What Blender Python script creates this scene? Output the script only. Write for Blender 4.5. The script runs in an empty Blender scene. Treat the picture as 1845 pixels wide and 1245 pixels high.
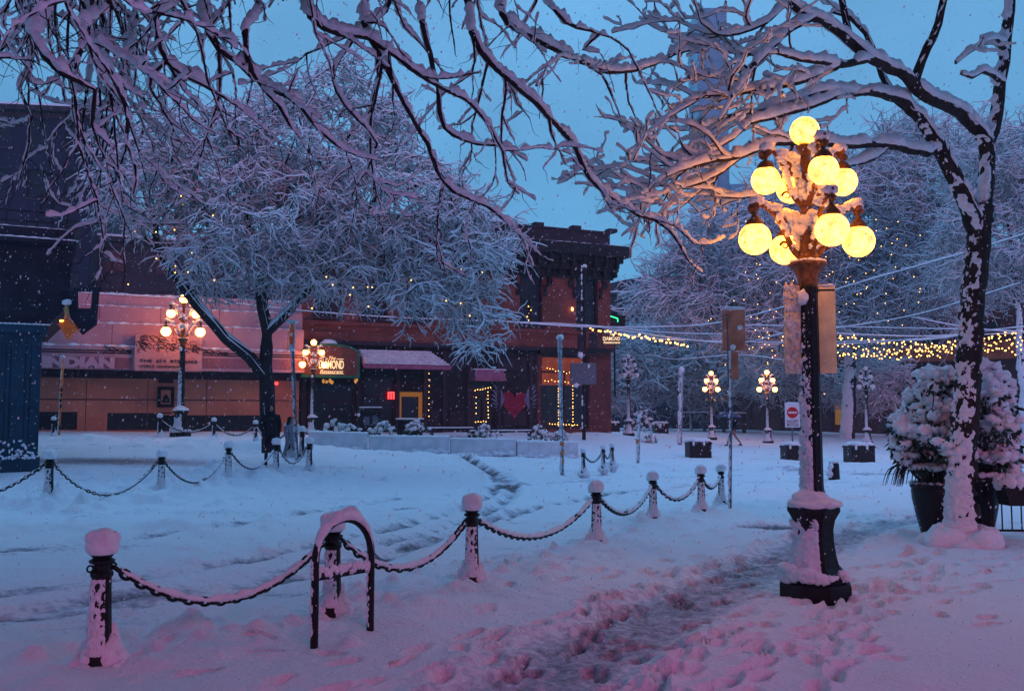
import bpy, math, random
import numpy as np
from mathutils import Vector, Matrix, Euler, kdtree
random.seed(7); rng = np.random.default_rng(7)
SC = bpy.context.scene; COL = SC.collection
R = math.radians
# ------------------------------------------------------------------ camera geometry
F = 1700.0; CX = 922.5; CY = 622.5; HZ = 748.0; EYE = 1.7
TILT = math.atan((HZ - CY) / F); CT, ST = math.cos(TILT), math.sin(TILT)
def ray(px, py):
    a = (px - CX) / F; b = (CY - py) / F
    return Vector((a, CT - b * ST, ST + b * CT))
def P(px, py, d):
    r = ray(px, py); return Vector((0, 0, EYE)) + r * (d / r.y)
# ------------------------------------------------------------------ helpers
def tag(o, label=None, cat=None, group=None, kind=None):
    if label: o['label'] = label
    if cat: o['category'] = cat
    if group: o['group'] = group
    if kind: o['kind'] = kind
    return o
def thing(name, label, cat, loc=(0, 0, 0), rotz=0, group=None, scale=1):
    o = bpy.data.objects.new(name, None); COL.objects.link(o)
    o.location = loc; o.rotation_euler = (0, 0, rotz); o.scale = (scale,) * 3
    o.empty_display_size = .2
    return tag(o, label, cat, group)
def mesh_obj(name, V, Fc, mat, parent=None, smooth=False, sharp=None):
    me = bpy.data.meshes.new(name)
    if isinstance(V, np.ndarray) and isinstance(Fc, np.ndarray):
        nv, nf, k = len(V), len(Fc), Fc.shape[1]
        me.vertices.add(nv); me.vertices.foreach_set('co', V.astype(np.float32).ravel())
        me.loops.add(nf * k); me.loops.foreach_set('vertex_index', Fc.astype(np.int32).ravel())
        me.polygons.add(nf); me.polygons.foreach_set('loop_start', np.arange(0, nf * k, k, dtype=np.int32))
        me.update(calc_edges=True)
    else:
        me.from_pydata([tuple(v) for v in V], [], Fc); me.update()
    if mat: me.materials.append(mat)
    me.polygons.foreach_set('use_smooth', np.full(len(me.polygons), bool(smooth)))
    o = bpy.data.objects.new(name, me); COL.objects.link(o)
    if parent: o.parent = parent
    return o
def copy_tree(o, parent=None):
    c = o.copy(); COL.objects.link(c); c.parent = parent
    for ch in list(o.children): copy_tree(ch, c)
    return c
def place(o, loc, rotz=0, scale=1, label=None, group=None):
    o.location = loc; o.rotation_euler = (0, 0, rotz); o.scale = (scale,) * 3 if not hasattr(scale, '__len__') else scale
    if label: o['label'] = label
    if group: o['group'] = group
    return o
def lathe_rings(prof, n, power=2.0, phase=0.0):
    V = []
    for r, z in prof:
        for k in range(n):
            a = 2 * math.pi * (k + phase) / n; c, s = math.cos(a), math.sin(a)
            m = (abs(c) ** power + abs(s) ** power) ** (-1 / power)
            V.append((r * c * m, r * s * m, z))
    return V
_ico = {}
def ico(sub):
    if sub not in _ico:
        import bmesh
        bm = bmesh.new(); bmesh.ops.create_icosphere(bm, subdivisions=sub, radius=1)
        _ico[sub] = (np.array([v.co[:] for v in bm.verts]), [tuple(v.index for v in f.verts) for f in bm.faces]); bm.free()
    return _ico[sub]
class MB:
    def __init__(s): s.V = []; s.F = []
    def add(s, V, Fc, M=None):
        b = len(s.V)
        s.V += [tuple(M @ Vector(v)) for v in V] if M is not None else [tuple(v) for v in V]
        s.F += [tuple(i + b for i in f) for f in Fc]; return s
    def box(s, x0, x1, y0, y1, z0, z1, M=None):
        V = [(x0, y0, z0), (x1, y0, z0), (x1, y1, z0), (x0, y1, z0), (x0, y0, z1), (x1, y0, z1), (x1, y1, z1), (x0, y1, z1)]
        return s.add(V, [(0, 3, 2, 1), (4, 5, 6, 7), (0, 1, 5, 4), (1, 2, 6, 5), (2, 3, 7, 6), (3, 0, 4, 7)], M)
    def bbox(s, x0, x1, y0, y1, z0, z1, b=.02, M=None):      # chamfered box
        pts = []
        for z, i in ((z0, b), (z0 + b, 0), (z1 - b, 0), (z1, b)):
            pts.append([(x0 + i, y0 + b, z), (x0 + b, y0 + i, z), (x1 - b, y0 + i, z), (x1 - i, y0 + b, z), (x1 - i, y1 - b, z), (x1 - b, y1 - i, z), (x0 + b, y1 - i, z), (x0 + i, y1 - b, z)])
        V = [p for r in pts for p in r]; Fc = []
        for j in range(3):
            for k in range(8): Fc.append((j * 8 + k, j * 8 + (k + 1) % 8, j * 8 + 8 + (k + 1) % 8, j * 8 + 8 + k))
        Fc += [tuple(range(7, -1, -1)), tuple(range(24, 32))]
        return s.add(V, Fc, M)
    def lathe(s, prof, n=16, power=2.0, phase=0.0, M=None, flute=0):
        V = lathe_rings(prof, n, power, phase)
        if flute: V = [(x * (1 - flute * (i % 2)), y * (1 - flute * (i % 2)), z) for i, (x, y, z) in enumerate(V)]
        Fc = []; m = len(prof)
        for j in range(m - 1):
            for k in range(n): Fc.append((j * n + k, j * n + (k + 1) % n, (j + 1) * n + (k + 1) % n, (j + 1) * n + k))
        Fc.append(tuple(range(n - 1, -1, -1))); Fc.append(tuple((m - 1) * n + k for k in range(n)))
        return s.add(V, Fc, M)
    def tube(s, pts, rad, n=8, M=None, flat=1.0):
        pts = [Vector(p) for p in pts]; m = len(pts)
        if not hasattr(rad, '__len__'): rad = [rad] * m
        V = []; prev = None
        for i, p in enumerate(pts):
            t = (pts[min(i + 1, m - 1)] - pts[max(i - 1, 0)]).normalized()
            if prev is None: u = t.orthogonal().normalized()
            else: u = (prev - t * prev.dot(t)); u = u.normalized() if u.length > 1e-6 else t.orthogonal().normalized()
            prev = u; w = t.cross(u)
            for k in range(n):
                a = 2 * math.pi * k / n; V.append(p + u * (math.cos(a) * rad[i]) + w * (math.sin(a) * rad[i] * flat))
        Fc = []
        for j in range(m - 1):
            for k in range(n): Fc.append((j * n + k, j * n + (k + 1) % n, (j + 1) * n + (k + 1) % n, (j + 1) * n + k))
        Fc.append(tuple(range(n - 1, -1, -1))); Fc.append(tuple((m - 1) * n + k for k in range(n)))
        return s.add(V, Fc, M)
    def blob(s, c, r, sub=2, rough=.12, M=None, cut=None):
        Vt, Ft = ico(sub); r = np.array(r if hasattr(r, '__len__') else (r, r, r))
        ph = rng.uniform(0, 6.28, 6)
        d = 1 + rough * (np.sin(Vt[:, 0] * 4 + ph[0]) * np.sin(Vt[:, 1] * 4.5 + ph[1]) + .7 * np.sin(Vt[:, 2] * 6 + ph[2] + Vt[:, 0] * 5) + .5 * np.sin(Vt[:, 1] * 11 + ph[3]) * np.sin(Vt[:, 0] * 10 + ph[4]))
        V = Vt * d[:, None] * r
        if cut is not None: V[:, 2] = np.maximum(V[:, 2], cut * r[2])
        return s.add(V + np.array(c), Ft, M)
    def prism(s, poly, y0, y1, M=None):                        # poly in x,z
        n = len(poly); V = [(x, y0, z) for x, z in poly] + [(x, y1, z) for x, z in poly]
        Fc = [tuple(range(n)), tuple(range(2 * n - 1, n - 1, -1))] + [(k, k + n, (k + 1) % n + n, (k + 1) % n) for k in range(n)]
        return s.add(V, Fc, M)
    def build(s, name, mat, parent=None, smooth=False):
        return mesh_obj(name, s.V, s.F, mat, parent, smooth)
def crust(mb, path, rad, az, half=75, thick=.02, cell=.05, cover=.5, M=None, na=18, step=.02, fade=None):
    """wind-plastered snow: a lumpy skin over one side of a post or trunk, broken into patches"""
    path = np.array(path, float); rad = np.broadcast_to(np.array(rad, float), (len(path),)); sg = np.linalg.norm(np.diff(path, axis=0), axis=1); cum = np.insert(np.cumsum(sg), 0, 0); n = max(3, int(cum[-1] / step)); u = np.linspace(0, cum[-1], n + 1)
    C = np.stack([np.interp(u, cum, path[:, k]) for k in range(3)], 1); r = np.interp(u, cum, rad); aa = np.radians(np.linspace(az - half, az + half, na + 1)); o = rng.uniform(0, 200)
    U_, A_ = np.meshgrid(u, aa, indexing='ij'); rr_ = r[:, None]; arc = A_ * rr_
    nz = fbm(U_ * .8 + o, arc * 1.1 + o, 1 / cell, 5); edge = np.abs((A_ - math.radians(az)) / math.radians(half)) ** 3
    cv = np.interp(u, np.linspace(0, cum[-1], 2 if fade is None else len(fade)), (cover, cover) if fade is None else fade)[:, None]
    h = np.clip((nz + (cv - .5) * 1.5) * 3.4 + .25 - 1.3 * edge, -1, 1); end = np.minimum(1, np.minimum(u, cum[-1] - u) / (step * 1.5))[:, None]
    h = thick * np.where(h > 0, np.abs(h) ** .75, h) * np.clip(.72 + 1.5 * (fbm(U_ + o, arc - o, 2.2 / cell, 3)), .1, 2); h = h * end - thick * .6 * (1 - end)
    X = C[:, None, 0] + np.cos(A_) * (rr_ + h); Y = C[:, None, 1] + np.sin(A_) * (rr_ + h); Z = C[:, None, 2] + 0 * h - thick * .3 * np.clip(h / thick, 0, 1)
    V = np.stack([X, Y, Z], -1).reshape(-1, 3); ix = np.arange((n + 1) * (na + 1)).reshape(n + 1, na + 1); hh = h.reshape(-1) > -thick * .45
    Fq = np.stack([ix[:-1, :-1], ix[:-1, 1:], ix[1:, 1:], ix[1:, :-1]], -1).reshape(-1, 4); Fq = Fq[hh[Fq].any(1)]; us, inv = np.unique(Fq, return_inverse=True)
    return mb.add(V[us].tolist(), inv.reshape(-1, 4).tolist(), M)
def auto_smooth(o, ang=40):
    me = o.data; me.polygons.foreach_set('use_smooth', np.ones(len(me.polygons), bool))
    try: me.set_sharp_from_angle(angle=R(ang))
    except Exception: pass
    return o
def text_mesh(txt, size, mat, parent, name='lettering', extrude=.01, loc=(0, 0, 0), rot=(R(90), 0, 0), shear=0, sx=1, align='CENTER', offset=0):
    cu = bpy.data.curves.new('t', 'FONT'); cu.body = txt; cu.size = size; cu.extrude = extrude; cu.shear = shear; cu.align_x = align; cu.offset = offset; cu.resolution_u = 3
    t = bpy.data.objects.new('t', cu); COL.objects.link(t)
    dg = bpy.context.evaluated_depsgraph_get(); me = bpy.data.meshes.new_from_object(t.evaluated_get(dg))
    bpy.data.objects.remove(t); bpy.data.curves.remove(cu)
    me.name = name; me.materials.clear(); me.materials.append(mat)
    o = bpy.data.objects.new(name, me); COL.objects.link(o); o.parent = parent
    o.location = loc; o.rotation_euler = rot; o.scale = (sx, 1, 1)
    return o
# ------------------------------------------------------------------ materials
def mat(name, col, rough=.7, noise=0, nscale=8, col2=None, bump=0, bscale=20, metal=0, emit=None, estr=0, spec=.22, trans=0, detail=4, stretch=None):
    m = bpy.data.materials.new(name); m.use_nodes = True; nt = m.node_tree; b = nt.nodes['Principled BSDF']
    b.inputs['Base Color'].default_value = (*col, 1); b.inputs['Roughness'].default_value = rough
    b.inputs['Metallic'].default_value = metal; b.inputs['Specular IOR Level'].default_value = spec
    if trans: b.inputs['Transmission Weight'].default_value = trans
    if emit: b.inputs['Emission Color'].default_value = (*emit, 1); b.inputs['Emission Strength'].default_value = estr
    tc = nt.nodes.new('ShaderNodeTexCoord'); src = tc.outputs['Object']
    if stretch:
        mp = nt.nodes.new('ShaderNodeMapping'); mp.inputs['Scale'].default_value = stretch; nt.links.new(src, mp.inputs[0]); src = mp.outputs[0]
    if noise or col2:
        n = nt.nodes.new('ShaderNodeTexNoise'); n.inputs['Scale'].default_value = nscale; n.inputs['Detail'].default_value = detail; nt.links.new(src, n.inputs['Vector'])
        cr = nt.nodes.new('ShaderNodeValToRGB'); cr.color_ramp.elements[0].position = .35; cr.color_ramp.elements[1].position = .65
        c2 = col2 or tuple(min(1, c * (1 - noise)) for c in col)
        cr.color_ramp.elements[0].color = (*c2, 1); cr.color_ramp.elements[1].color = (*col, 1)
        nt.links.new(n.outputs['Fac'], cr.inputs['Fac']); nt.links.new(cr.outputs['Color'], b.inputs['Base Color'])
    if bump:
        n2 = nt.nodes.new('ShaderNodeTexNoise'); n2.inputs['Scale'].default_value = bscale; n2.inputs['Detail'].default_value = 5; nt.links.new(src, n2.inputs['Vector'])
        bp = nt.nodes.new('ShaderNodeBump'); bp.inputs['Strength'].default_value = min(1, bump); bp.inputs['Distance'].default_value = .02 * max(1, bump)
        nt.links.new(n2.outputs['Fac'], bp.inputs['Height']); nt.links.new(bp.outputs['Normal'], b.inputs['Normal'])
    return m
M = {}
SNOWC = (.82, .84, .88)
M['snow'] = mat('snow', SNOWC, .8, noise=.08, nscale=14, bump=.9, bscale=34, spec=.25)
M['snow_far'] = mat('snow_far', SNOWC, .85, spec=.1)
M['iron'] = mat('black_iron', (.012, .013, .015), .42, noise=.5, nscale=30, bump=.5, bscale=60)
M['lit_iron'] = mat('lamplit_iron', (.24, .10, .035), .5, noise=.6, nscale=25, bump=.6, bscale=50)  # black iron with the globes' orange light put into its colour
M['bark'] = mat('wet_bark', (.035, .028, .026), .8, noise=.6, nscale=9, bump=1.6, bscale=22, stretch=(1, 1, .35))
M['bark_far'] = mat('dark_bark', (.03, .026, .03), .9)
M['globe'] = mat('lit_globe', (.9, .8, .6), .4, emit=(1, .32, .022), estr=8.5)
_nt = M['globe'].node_tree; _n = _nt.nodes.new('ShaderNodeTexNoise'); _n.inputs['Scale'].default_value = 15; _n.inputs['Detail'].default_value = 6; _n.inputs['Roughness'].default_value = .7; _tc = _nt.nodes.new('ShaderNodeTexCoord'); _nt.links.new(_tc.outputs['Object'], _n.inputs['Vector'])
M['globe_far'] = mat('lit_globe_far', (.9, .8, .6), .4, emit=(1, .30, .04), estr=24)
_mr = _nt.nodes.new('ShaderNodeMapRange'); _mr.inputs['From Min'].default_value = .42; _mr.inputs['From Max'].default_value = .585; _mr.inputs['To Min'].default_value = 17; _mr.inputs['To Max'].default_value = 2.0; _nt.links.new(_n.outputs['Fac'], _mr.inputs['Value']); _nt.links.new(_mr.outputs[0], _nt.nodes['Principled BSDF'].inputs['Emission Strength'])
M['globe_off'] = mat('unlit_globe', (.7, .7, .68), .35)
M['bulb'] = mat('fairy_bulb', (1, .7, .3), .4, emit=(1, .42, .07), estr=11)
M['steel'] = mat('galvanised_steel', (.16, .19, .23), .5, noise=.4, nscale=14, metal=.4)
M['steel_snow'] = mat('snow_plastered_steel', (.5, .52, .56), .8, col2=(.12, .12, .14), nscale=16, bump=1, bscale=40)
def snow_ground():
    m = bpy.data.materials.new('trodden_snow'); m.use_nodes = True; nt = m.node_tree; b = nt.nodes['Principled BSDF']; L = nt.links
    b.inputs['Specular IOR Level'].default_value = .3
    geo = nt.nodes.new('ShaderNodeNewGeometry'); at = nt.nodes.new('ShaderNodeAttribute'); at.attribute_name = 'slush'
    n1 = nt.nodes.new('ShaderNodeTexNoise'); n1.inputs['Scale'].default_value = 11; n1.inputs['Detail'].default_value = 9; n1.inputs['Roughness'].default_value = .65; L.new(geo.outputs['Position'], n1.inputs['Vector'])
    mm = nt.nodes.new('ShaderNodeMath'); mm.operation = 'SUBTRACT'; L.new(n1.outputs['Fac'], mm.inputs[0]); mm.inputs[1].default_value = .5
    m2 = nt.nodes.new('ShaderNodeMath'); m2.operation = 'MULTIPLY_ADD'; L.new(mm.outputs[0], m2.inputs[0]); m2.inputs[1].default_value = 1.5; L.new(at.outputs['Fac'], m2.inputs[2])
    cr = nt.nodes.new('ShaderNodeValToRGB'); e = cr.color_ramp.elements
    e[0].position = .22; e[0].color = (.82, .84, .88, 1); e[1].position = .9; e[1].color = (.10, .10, .12, 1)
    e2 = cr.color_ramp.elements.new(.55); e2.color = (.44, .46, .53, 1)
    L.new(m2.outputs[0], cr.inputs['Fac']); L.new(cr.outputs['Color'], b.inputs['Base Color'])
    rr = nt.nodes.new('ShaderNodeMapRange'); L.new(m2.outputs[0], rr.inputs['Value']); rr.inputs['From Min'].default_value = .3; rr.inputs['From Max'].default_value = .9; rr.inputs['To Min'].default_value = .85; rr.inputs['To Max'].default_value = .4
    L.new(rr.outputs[0], b.inputs['Roughness'])
    n2 = nt.nodes.new('ShaderNodeTexNoise'); n2.inputs['Scale'].default_value = 26; n2.inputs['Detail'].default_value = 6; n2.inputs['Roughness'].default_value = .6; L.new(geo.outputs['Position'], n2.inputs['Vector'])
    bp = nt.nodes.new('ShaderNodeBump'); bp.inputs['Strength'].default_value = 1; bp.inputs['Distance'].default_value = .035; L.new(n2.outputs['Fac'], bp.inputs['Height']); L.new(bp.outputs['Normal'], b.inputs['Normal'])
    return m
M['ground'] = snow_ground()
# ------------------------------------------------------------------ ground height
ctl = [(-6, 2, 0), (0, 2, 0), (6, 2, 0), (-8, 8, 0), (0, 8, 0), (8, 8, 0), (-10, 14, 0), (0, 14, 0), (12, 14, 0), (-16, 18, 0), (-9.4, 18.4, 0), (-7.6, 20.6, 0), (-7.4, 24.7, 0), (-6.8, 27, 0), (-5.9, 27.8, 0), (2, 24, 0), (12, 24, 0), (20, 24, 0)]
for px, py, d in ((287, 788, 37), (385, 791, 36), (460, 796, 35), (517, 813, 33), (545, 813, 33), (600, 806, 36), (800, 814, 37), (1000, 820, 38), (100, 775, 38.4), (-200, 775, 36), (540, 777, 42), (820, 778, 45), (1085, 779, 48),
                  (1258, 823, 38), (1430, 828, 37), (1548, 832, 36), (1750, 834, 36), (1133, 785, 53), (1310, 803, 52), (1382, 777, 72), (1563, 792, 60), (1750, 790, 66), (1227, 800, 48), (60, 826, 30), (-300, 826, 30), (1200, 772, 88), (1500, 778, 82), (1850, 786, 78), (900, 770, 85), (300, 760, 85), (2300, 800, 55)):
    p = P(px, py, d); ctl.append((p.x, p.y, p.z))
ctl = np.array(ctl)
_d = np.sqrt(((ctl[:, None, :2] - ctl[None, :, :2]) ** 2).sum(-1) + .5)
_w = np.linalg.solve(np.block([[_d + np.eye(len(ctl)) * .0, np.ones((len(ctl), 1))], [np.ones((1, len(ctl))), np.zeros((1, 1))]]), np.append(ctl[:, 2], 0))
def G0(x, y):
    x = np.asarray(x, float); y = np.asarray(y, float); out = np.full(x.shape, _w[-1])
    for i in range(len(ctl)): out += _w[i] * np.sqrt((x - ctl[i, 0]) ** 2 + (y - ctl[i, 1]) ** 2 + .5)
    return out
def g(x, y): return float(G0(np.array([x]), np.array([y]))[0])
def gp(px, d, py=800):
    r = ray(px, py); x = r.x * d / r.y; return Vector((x, d, g(x, d)))
# value noise
_tab = np.random.default_rng(3).random((256, 256))
def vn(x, y):
    xi = np.floor(x).astype(int); yi = np.floor(y).astype(int); fx = x - xi; fy = y - yi
    fx = fx * fx * (3 - 2 * fx); fy = fy * fy * (3 - 2 * fy)
    a = _tab[xi & 255, yi & 255]; b = _tab[(xi + 1) & 255, yi & 255]; c = _tab[xi & 255, (yi + 1) & 255]; d = _tab[(xi + 1) & 255, (yi + 1) & 255]
    return (a * (1 - fx) + b * fx) * (1 - fy) + (c * (1 - fx) + d * fx) * fy - .5
def fbm(x, y, s, o=3):
    t = 0; a = 1
    for i in range(o): t = t + a * vn(x * s + 17 * i, y * s + 5 * i); s *= 2.1; a *= .5
    return t
def gnd_at(px, py):  # flat-ground intersection
    r = ray(px, py); t = -EYE / r.z; return np.array((r.x * t, r.y * t))
def polydist(x, y, pts):
    best = np.full(x.shape, 1e9); par = np.zeros(x.shape); L = 0
    for a, b in zip(pts[:-1], pts[1:]):
        a = np.array(a, float); b = np.array(b, float); v = b - a; l = np.hypot(*v)
        t = np.clip(((x - a[0]) * v[0] + (y - a[1]) * v[1]) / (l * l), 0, 1)
        d = np.hypot(x - a[0] - t * v[0], y - a[1] - t * v[1]); m = d < best
        best = np.where(m, d, best); par = np.where(m, L + t * l, par); L += l
    return best, par
def smooth_poly(pts, it=2):
    for _ in range(it):
        q = [pts[0]]
        for a, b in zip(pts[:-1], pts[1:]):
            a = np.array(a); b = np.array(b); q += [a * .75 + b * .25, a * .25 + b * .75]
        pts = q + [pts[-1]]
    return pts
# bollard bases (near row) give the pavement edge
NEAR_B = [gnd_at(178, 1200), gnd_at(598, 1108), gnd_at(850, 1052), gnd_at(1075, 982), gnd_at(1177, 938), gnd_at(1264, 924), gnd_at(1300, 908)]
LEFT_B = [gnd_at(87, 905), gnd_at(290, 888), gnd_at(411, 865), gnd_at(497, 855), gnd_at(557, 852)]
PATH = smooth_poly([gnd_at(700, 1420), gnd_at(1010, 1200), gnd_at(1180, 1110), gnd_at(1330, 1040), gnd_at(1420, 1000), gnd_at(1560, 950), gnd_at(1660, 925)])
RUTS = []
for off in (0, 1.5):
    base = [(-60, 1060), (200, 1030), (480, 990), (700, 945), (850, 905), (905, 870), (880, 845), (800, 826)]
    pp = [gnd_at(a, b) for a, b in base]
    RUTS.append(smooth_poly([p + np.array((0.25 * off, -.8 * off)) for p in pp], 3))
RUTS.append(smooth_poly([gnd_at(-60, 985), gnd_at(300, 955), gnd_at(600, 905), gnd_at(900, 868), gnd_at(1300, 850), gnd_at(1900, 850)], 3))
RUTS.append(smooth_poly([gnd_at(-60, 1100), gnd_at(250, 1075), gnd_at(500, 1030), gnd_at(720, 985), gnd_at(950, 905), gnd_at(1250, 862), gnd_at(1900, 862)], 3))
RUTS.append(smooth_poly([gnd_at(1000, 848), gnd_at(1300, 846), gnd_at(1700, 850), gnd_at(2100, 860)], 3))
EDGE = [NEAR_B[0] + (NEAR_B[0] - NEAR_B[1]) * 2] + NEAR_B + [NEAR_B[-1] + np.array((4.0, 3.0)), NEAR_B[-1] + np.array((16.0, 5.5))]
LEDGE = [LEFT_B[0] + np.array((-9., -3.))] + LEFT_B
prints = []
def walk(pts, n, jit, s=1):
    pts = [np.array(p) for p in pts]; seg = [np.hypot(*(b - a)) for a, b in zip(pts[:-1], pts[1:])]; T = sum(seg)
    for i in range(n):
        t = T * (i + .5) / n; k = 0
        while t > seg[k] and k < len(seg) - 1: t -= seg[k]; k += 1
        v = (pts[k + 1] - pts[k]) / seg[k]; p = pts[k] + v * t; nrm = np.array((-v[1], v[0]))
        p = p + nrm * ((.11 if i % 2 else -.11) + random.gauss(0, jit)) + v * random.gauss(0, .1)
        a = math.atan2(v[1], v[0]) + random.gauss(0, .25)
        prints.append((p[0], p[1], a, s * random.uniform(.12, .16), s * random.uniform(.05, .065), random.uniform(.04, .075)))
walk([gnd_at(1100, 1300), gnd_at(1250, 1160), gnd_at(1420, 1110), gnd_at(1700, 1040), gnd_at(1900, 1000)], 46, .16)
walk([gnd_at(1250, 1280), gnd_at(1420, 1170), gnd_at(1530, 1080), gnd_at(1640, 1000)], 40, .2)
walk([gnd_at(1500, 1300), gnd_at(1560, 1120), gnd_at(1680, 1010), gnd_at(1820, 940)], 34, .25)
walk([gnd_at(1000, 1150), gnd_at(1180, 1060), gnd_at(1350, 990), gnd_at(1560, 920)], 44, .3)
walk([gnd_at(850, 1260), gnd_at(1050, 1130), gnd_at(1250, 1050), gnd_at(1380, 1000)], 50, .35)
walk([gnd_at(1150, 1320), gnd_at(1300, 1200), gnd_at(1480, 1130)], 40, .4)
walk([gnd_at(300, 1300), gnd_at(620, 1215), gnd_at(900, 1130), gnd_at(1150, 1010)], 34, .5)
walk([gnd_at(1500, 1130), gnd_at(1700, 1060), gnd_at(1950, 1010)], 24, .4)
walk([gnd_at(100, 1220), gnd_at(330, 1150), gnd_at(640, 1170)], 6, .3)
walk([gnd_at(1000, 940), gnd_at(1300, 900), gnd_at(1700, 890)], 34, .9, 1.5)
walk([gnd_at(1150, 880), gnd_at(1500, 872), gnd_at(1800, 900)], 30, 1.0, 1.5)
lumps = []
for px, py, r_, h_ in ((318, 1128, .20, .14), (350, 1132, .14, .08), (100, 1150, .22, .07), (60, 1165, .2, .06), (640, 1080, .22, .1), (300, 1145, .12, .05), (1040, 975, .14, .16), (1155, 945, .16, .14), (1000, 1030, .12, .05), (760, 1100, .12, .05), (700, 1040, .2, .07), (480, 930, .3, .07), (300, 940, .35, .08), (1400, 915, .2, .06), (1590, 870, .4, .12), (1380, 880, .35, .1), (690, 1010, .15, .06)):
    c = gnd_at(px, py); lumps.append((c[0], c[1], r_, h_))
for _ in range(420):
    k = random.random() * (len(NEAR_B) - 1); j = int(k); p = NEAR_B[j] * (1 - k + j) + NEAR_B[j + 1] * (k - j); lumps.append((p[0] + random.gauss(0, .5), p[1] + random.gauss(.3, .45), random.uniform(.03, .1), random.uniform(.015, .05)))
for _ in range(500):
    k = random.random() * 4; j = int(k); p = LEFT_B[j] * (1 - k + j) + LEFT_B[j + 1] * (k - j) if j < 4 else LEFT_B[4]; lumps.append((p[0] + random.gauss(-1, 1.6), p[1] + random.gauss(-1.3, .9), random.uniform(.07, .28), random.uniform(.03, .12)))
for _ in range(300):
    c = gnd_at(random.uniform(300, 1700), random.uniform(850, 1000)); lumps.append((c[0], c[1], random.uniform(.05, .14), random.uniform(.015, .05)))
def height(x, y):
    z = G0(x, y)
    near = np.clip((34 - y) / 12, 0, 1)
    z = z + .035 * fbm(x, y, .55, 3) + .028 * fbm(x + 9, y, 2.1, 3)
    slush = np.zeros(x.shape)
    # road side is 10 cm lower and smoother
    de, _ = polydist(x, y, EDGE); dl, _ = polydist(x, y, LEDGE)
    ex = np.array(EDGE); yy = np.interp(x, ex[:, 0], ex[:, 1])
    road = np.clip((y - yy - .15) / .5, 0, 1)
    z = z - .09 * road * np.clip((32 - y) / 8, 0, 1)
    # rolled ridges / ploughed lumps in front of both rows
    lump = np.clip(fbm(x, y, 1.3, 4) * 2 + .35, 0, 1.4)
    z += .13 * np.exp(-((dl - .9) / .9) ** 2) * lump * (y > 12)
    z += .07 * np.exp(-((de - .4) / .45) ** 2) * lump
    far_left = np.exp(-(((x + 11.5) / 6) ** 2 + ((y - 14.5) / 1.6) ** 2)); z += .16 * far_left * lump
    # street ridges at the far side
    for px0, py0, px1, py1, hgt, wd in ((560, 812, 1010, 832, .12, .8), (1000, 832, 1700, 845, .14, .7), (80, 800, 470, 812, .22, 1.0)):
        a = gp(px0, 34.5 if px0 < 900 else 32); b = gp(px1, 33 if px1 < 1100 else 29.5)
        dd, _ = polydist(x, y, [(a.x, a.y), (b.x, b.y)]); z += hgt * np.exp(-(dd / wd) ** 2) * (0.6 + .8 * lump)
        slush += .32 * np.exp(-((dd - wd * 1.0) / .25) ** 2) * (vn(x * 2, y * 3) + .4)
    # path
    dp, par = polydist(x, y, PATH); wv = .52 + .25 * vn(x * 1.1, y * 1.1) - .012 * par
    k = 1 / (1 + np.exp((dp - wv) / .09))
    z -= .05 * k; z += k * .022 * fbm(x, y, 6, 3); slush += k * .62
    rim = np.exp(-((dp - wv - .18) / .14) ** 2); z += rim * .05 * (fbm(x, y, 5, 3) * 2 + .4); slush += rim * .12
    tr = np.clip(1 - dp / 3.0, 0, 1) * (1 - road)
    z += tr * .04 * fbm(x + 3, y, 4.6, 3)
    # ruts
    for i, rt in enumerate(RUTS):
        for o in (0, .32, -.35):
            dr, pr = polydist(x, y + o * (.6 if i < 4 else 1), rt); wgt = np.clip(vn(pr * .6 + i * 9 + o * 5, pr * 0 + i + o) + .65, 0, 1)
            kk = np.exp(-(dr / .17) ** 2) * wgt
            z -= .04 * kk; z += .028 * np.exp(-((dr - .28) / .09) ** 2) * wgt
            slush += kk * (.14 + .44 * np.clip(vn(x * 1.6, y * 5) * 1.7 + .4, 0, 1))
    z += road * (.016 * fbm(x * .6, y, 9, 2) + .03 * fbm(x * .5, y * 1.4, 1.7, 3)); slush += road * .9 * np.clip(fbm(x * .5, y * 1.7, 1.1, 4) - .22, 0, 1)
    # sunk wet patches
    for px, py, rx, ry in ((730, 906, .27, .22), (1400, 946, .62, .34)):
        c = gnd_at(px, py); q = ((x - c[0]) / rx) ** 2 + ((y - c[1]) / ry) ** 2 + .5 * vn(x * 4, y * 4)
        kk = 1 / (1 + np.exp((q - 1) * 6)); z -= .08 * kk; slush = slush + kk * 1.2
    slush += .9 * np.exp(-(((x + 12.5) / 4.2) ** 2 + ((y - 29.6) / .9) ** 2))
    for (fx, fy, rx_, hh_) in lumps:
        m = (np.abs(x - fx) < rx_ * 2.2) & (np.abs(y - fy) < rx_ * 2.2)
        if m.any(): z[m] += hh_ * np.exp(-(((x[m] - fx) ** 2 + (y[m] - fy) ** 2) / rx_ ** 2) ** 1.6) * (1 + .8 * vn(x[m] * 9, y[m] * 9))
    for (fx, fy, a, la, lb, dep) in prints:
        m = (np.abs(x - fx) < .5) & (np.abs(y - fy) < .5)
        if not m.any(): continue
        dx = x[m] - fx; dy = y[m] - fy; u = (dx * math.cos(a) + dy * math.sin(a)) / la; v = (-dx * math.sin(a) + dy * math.cos(a)) / lb
        q = np.sqrt(u * u + v * v); q = q * (1 + .3 * vn(x[m] * 9, y[m] * 9)); z[m] += -dep * (1 / (1 + np.exp((q - 1) * 13))) + dep * .22 * np.exp(-((q - 1.4) / .3) ** 2) * (1 + 1.2 * vn(x[m] * 9, y[m] * 9))
        slush[m] += .10 / (1 + np.exp((q - 1) * 7))
    return z, slush
ys = [2.2]
while ys[-1] < 95: ys.append(ys[-1] * 1.0046 + .0)
ys = np.array(ys); ua = np.linspace(-.86, .86, 620)
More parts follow.
